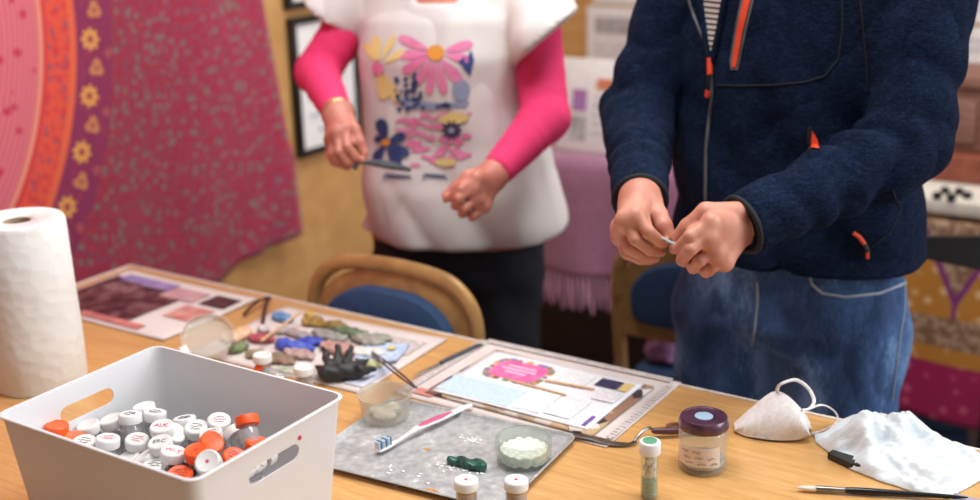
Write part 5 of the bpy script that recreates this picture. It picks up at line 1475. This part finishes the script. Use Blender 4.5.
HR = dict(w=atY(338, 114, 2.12), mcp=[atY(345, 128, 2.075), atY(338, 132, 2.07), atY(333, 136, 2.08), atY(331, 140, 2.095)],
          ch=[[atY(345, 128, 2.075), atY(347, 146, 2.05), atY(355, 157, 2.055), atY(362, 161, 2.065)],
              [atY(338, 132, 2.07), atY(339, 151, 2.05), atY(347, 162, 2.055), atY(355, 165, 2.065)],
              [atY(333, 136, 2.08), atY(333, 153, 2.065), atY(340, 164, 2.07), atY(348, 167, 2.08)],
              [atY(331, 140, 2.095), atY(330, 154, 2.085), atY(334, 162, 2.09), atY(341, 165, 2.10)]],
          th=[atY(346, 118, 2.11), atY(353, 129, 2.09), atY(359, 142, 2.08), atY(364, 153, 2.075)])
whc = WO+wf*.02+Vector((0, 0, 1.475))
def woman_body(P):
    d = tee_plain(P)+.014; d = smin(d, trousers(P)+.012, .02)
    for k, e_, w_ in ((w_sl, w_el, w_wl), (w_sr, w_er, w_wr)):
        d = smin(d, smin(cap(P, k, e_, .038, .035), cap(P, e_, w_, .035, .022), .01), .01)
    d = smin(d, cap(P, WO+Vector((0, 0, 1.25)), whc-Vector((0, 0, .06)), .050, .046), .02); d = smin(d, head_sdf(P, whc, wl, wf, .95), .02)
    for k in (-1, 1):
        an = WO+wl*.098*k-wf*.01; d = smin(d, cap(P, an+Vector((0, 0, .05)), an+wf*.11+Vector((0, 0, .03)), .034, .024), .02)
        d = smin(d, cap(P, an+Vector((0, 0, .05)), an+Vector((0, 0, .3)), .036, .04), .02)
    return d
woman = sdf_obj('person', woman_body, (-.46, 1.98, 0), (.32, 2.6, 1.62), .011, m_skin2, None, 2, extra=[mesh_hand(lambda P: smin(hand_sdf(P, HL['w'], HL['mcp'], HL['ch'], HL['th'], .0115, .0078), forearm(P, HL['w'], w_el)+.004, .015), mk_pts(HL)), mesh_hand(lambda P: smin(hand_sdf(P, HR['w'], HR['mcp'], HR['ch'], HR['th'], .0115, .0078), forearm(P, HR['w'], w_er)+.005, .015), mk_pts(HR))])
tag(woman, 'woman in white flower print t-shirt with pink sleeves and dark trousers', 'person')
face_parts(woman, whc, wl, wf, .95, M('grey_blonde_hair', (170, 150, 124), (140, 120, 98), .8), True)
t = NT('white_cotton'); n_ = t.noise(t.coord(), 12)
t.link(t.mix(n_, lin((214, 207, 206)), lin((222, 216, 215))), t.b.inputs['Base Color']); t.set(Roughness=.9, Specular_IOR_Level=.2); t.folds(n_, 6, .022, (1, 1, .45), .0); m_tee = t.m
te = sdf_obj('t_shirt', tee, (-.46, 1.98, .74), (.32, 2.6, 1.32), .0075, m_tee, woman, 2)
mpk = M('pink_knit', (236, 60, 118), (228, 50, 108), .9, scale=300, bump=.12)
sdf_obj('sleeve', lambda P: np.maximum(pink(P), -(P[:, 0]+.07)), (-.10, 1.95, .84), (.32, 2.6, 1.34), .006, mpk, woman, 1)
sdf_obj('sleeve', lambda P: np.maximum(pink(P), P[:, 0]+.07), (-.46, 1.95, .84), (.32, 2.6, 1.34), .006, mpk, woman, 1)
sdf_obj('trousers', trousers, (-.4, 2.05, .03), (.25, 2.6, .88), .0095, M('dark_trousers', (30, 32, 42), (22, 24, 32), .9, scale=80, bump=.3), woman, 2)
for k in (-1, 1):
    an = WO+wl*.098*k-wf*.01
    def shoe(P): return np.maximum(smin(cap(P, an-wf*.02+Vector((0, 0, .04)), an+wf*.13+Vector((0, 0, .032)), .044, .034), cap(P, an+Vector((0, 0, .05)), an+Vector((0, 0, .09)), .044, .044), .02), -P[:, 2]+.001)
    sdf_obj('shoe', shoe, A3(an)-.2, A3(an)+.25, .009, m_dark, woman, 1)
ring_at(w_wr+(w_wr-w_er).normalized()*.012, w_wr-w_er, .0285, .0022, 'bracelet', M('gold_bracelet', (206, 170, 110), rough=.3, metal=.8), woman)
# the shirt's printed flowers
B = bvh_of(te)
pk = M('print_pink', (226, 116, 166), (232, 140, 182), .8); ye = M('print_yellow', (238, 214, 140), rough=.8); og = M('print_orange', (232, 152, 56), rough=.8); nb = M('print_navy', (54, 72, 132), (40, 54, 104), .8); gb = M('print_grey_blue', (150, 162, 196), rough=.8); dk = M('print_dark', (46, 54, 84), rough=.8)
def petals(cx, cy, lst, mat, name, off=.002):
    m = MB()
    for (a, r0, r1, w) in lst:
        a = math.radians(a); c, s = math.cos(a), math.sin(a); pts = []
        for (t, k) in ((0, .25), (.3, .7), (.6, 1), (.88, .85), (1, .3)): pts.append((r0+(r1-r0)*t, w*k))
        pts += [(x, -y) for x, y in pts[::-1]]
        patch(m, B, [(cx+x*c-y*s, cy+x*s+y*c) for x, y in pts], off, 3, 1)
    return worldobj(m, name, mat, te, angle=180)
petals(436, 53, [(176, 8, 38, 5), (150, 9, 38, 5.5), (122, 9, 38, 4.5), (100, 10, 42, 4.5), (78, 10, 42, 5), (50, 9, 40, 6), (12, 10, 34, 5), (-14, 10, 38, 5), (203, 9, 40, 5)], pk, 'pink_daisy')
m = MB(); patch(m, B, oval(436, 53, 8.5, 8), .003, 3, 1); worldobj(m, 'daisy_centre', og, te)
petals(379, 66, [(-95, 6, 30, 5), (-62, 8, 34, 3.4), (-30, 8, 30, 4), (-120, 6, 26, 4), (80, 8, 34, 6), (60, 10, 42, 5)], ye, 'yellow_flower')
m = MB(); patch(m, B, oval(379, 68, 6, 6.5), .003, 3, 1); worldobj(m, 'flower_centre', pk, te)
m = MB()
for q_ in ([(463, 68), (471, 50), (474, 60), (470, 76)], [(458, 62), (465, 56), (467, 70)]): patch(m, B, q_, .0022, 3, 2)
worldobj(m, 'navy_leaf', nb, te)
m = MB(); patch(m, B, oval(461, 90, 9, 11), .002, 3, 1); patch(m, B, [(395, 96), (415, 101), (440, 103), (470, 101), (466, 107), (430, 110), (402, 106)], .002, 3, 2); worldobj(m, 'grey_blue_leaf', gb, te)
rn = random.Random(6); m = MB()
for k in range(34):
    x = rn.uniform(396, 424); y = rn.uniform(74, 110); patch(m, B, oval(x, y, rn.uniform(1.4, 2.8), rn.uniform(1.8, 3.2), rn.uniform(0, 180), 7), .0026, 1, 1)
for k in range(10): patch(m, B, oval(rn.uniform(396, 450), rn.uniform(103, 110), 2.6, 1.5, 10, 7), .0030, 1, 1)
o = worldobj(m, 'navy_berries', nb, te); o['kind'] = 'stuff'
m = MB()
for k in range(46):
    y = 114+52*(k/46); x = rn.uniform(400 if y < 140 else 412, 468); patch(m, B, oval(x, y, rn.uniform(5, 10), rn.uniform(1.5, 2.8), rn.uniform(-35, 25), 9), .0022+k*.00001, 1, 1)
worldobj(m, 'pink_foliage', pk, te)
m = MB(); patch(m, B, oval(454, 118, 15, 6, -5), .0030, 3, 1); worldobj(m, 'yellow_patch', ye, te)
m = MB(); patch(m, B, oval(446, 162, 11, 4), .0036, 3, 1); worldobj(m, 'yellow_patch', ye, te)
petals(452, 130, [(a, 2, 10, 1.8) for a in range(0, 360, 36)], dk, 'small_daisy', .003)
m = MB(); patch(m, B, oval(452, 130, 3, 3), .004, 2, 1); worldobj(m, 'small_daisy_centre', gb, te)
petals(387, 142, [(-105, 3, 24, 6), (-20, 3, 20, 5), (60, 4, 26, 6), (30, 4, 26, 5), (120, 4, 22, 5), (200, 3, 12, 4)], nb, 'navy_flower', .0035)
m = MB(); patch(m, B, oval(387, 142, 4.2, 3.6), .0045, 2, 1); worldobj(m, 'navy_flower_centre', og, te)
m = MB()
for (p0, n_) in ((385, 7), (424, 6)):
    pts = []
    for k in range(n_*4+1):
        t_ = k/4; pts.append((p0+t_*3.6-1.5*math.sin(k*PI/2), 176+2.6*math.cos(k*PI/2)*(1.8 if k == 0 else 1)+t_*.25))
    q = line_on(B, pts, .0015, 1.2)
    if len(q) > 2: m.tube(q, .0013, 5)
worldobj(m, 'handwritten_lettering', nb, te)
# dark grey piece in her right hand
a = atY(360, 163, 2.06); b = atY(411, 170, 2.06)
mb = MB(); d = b-a
mb.tube(curve_pts([Vector((-.012, 0, -.008)), Vector((0, 0, 0)), d*.45+Vector((0, 0, .004)), d]), [.008, .009, .0095, .0085, .007, .006, .005, .0045, .004, .004, .005, .006, .007, .008, .009, .0095, .010, .010, .010, .0095, .009, .008, .007, .006, .005][:25], 8, flat=.75)
o = mb.build('craft_piece', M('dark_grey_piece', (74, 76, 84), (52, 54, 62), .5), loc=a)
tag(o, 'flat dark grey piece held out by the woman in the flower t-shirt', 'craft piece')

# ------------------------------------------------------------------ light and camera
w = bpy.data.worlds.new('room_light'); SC.world = w; w.use_nodes = True
bg = w.node_tree.nodes['Background']; bg.inputs[1].default_value = 1.0
_n = w.node_tree.nodes; _l = w.node_tree.links; _tc = _n.new('ShaderNodeTexCoord'); _dp = _n.new('ShaderNodeVectorMath'); _dp.operation = 'DOT_PRODUCT'; _dp.inputs[1].default_value = (.75, .35, .56)
_rp = _n.new('ShaderNodeValToRGB'); _rp.color_ramp.elements[0].position = .38; _rp.color_ramp.elements[0].color = (.10, .088, .078, 1); _rp.color_ramp.elements[1].position = .95; _rp.color_ramp.elements[1].color = (.88, .9, .94, 1)
_ma = _n.new('ShaderNodeMath'); _ma.operation = 'MULTIPLY_ADD'; _ma.inputs[1].default_value = .5; _ma.inputs[2].default_value = .5
_l.new(_tc.outputs['Generated'], _dp.inputs[0]); _l.new(_dp.outputs['Value'], _ma.inputs[0]); _l.new(_ma.outputs[0], _rp.inputs[0]); _l.new(_rp.outputs[0], bg.inputs[0])
def area(name, loc, target, size, sy, energy, col):
    l = bpy.data.lights.new(name, 'AREA'); l.shape = 'RECTANGLE'; l.size = size; l.size_y = sy; l.energy = energy; l.color = col
    o = bpy.data.objects.new(name, l); COL.objects.link(o); o.location = loc
    o.rotation_euler = (Vector(target)-Vector(loc)).to_track_quat('-Z', 'Y').to_euler(); return o
area('window_light', (2.9, .9, 2.0), (.2, 1.5, .8), 1.6, 1.3, 58, (.93, .97, 1))
area('ceiling_light_front', (.1, 1.45, 2.62), (.1, 1.5, .7), 1.3, .5, 31, (1, .98, .95))
area('ceiling_light_back', (.5, 2.6, 2.6), (.5, 2.6, 0), 1.3, .5, 18, (1, .97, .92))
cam = bpy.data.cameras.new('camera'); co = bpy.data.objects.new('camera', cam); COL.objects.link(co); SC.camera = co
cam.sensor_width = 36; cam.lens = 36*F/980; cam.clip_start = .05
co.location = (0, 0, CZ)
co.rotation_euler = (Matrix.Rotation(PI/2-PITCH, 3, 'X') @ Matrix.Rotation(-ROLL, 3, 'Z')).to_euler()
cam.dof.use_dof = True; cam.dof.focus_distance = 1.5; cam.dof.aperture_fstop = 2.4
SC.view_settings.view_transform = 'Standard'; SC.view_settings.look = 'None'; SC.view_settings.gamma = 1; SC.view_settings.exposure = .0
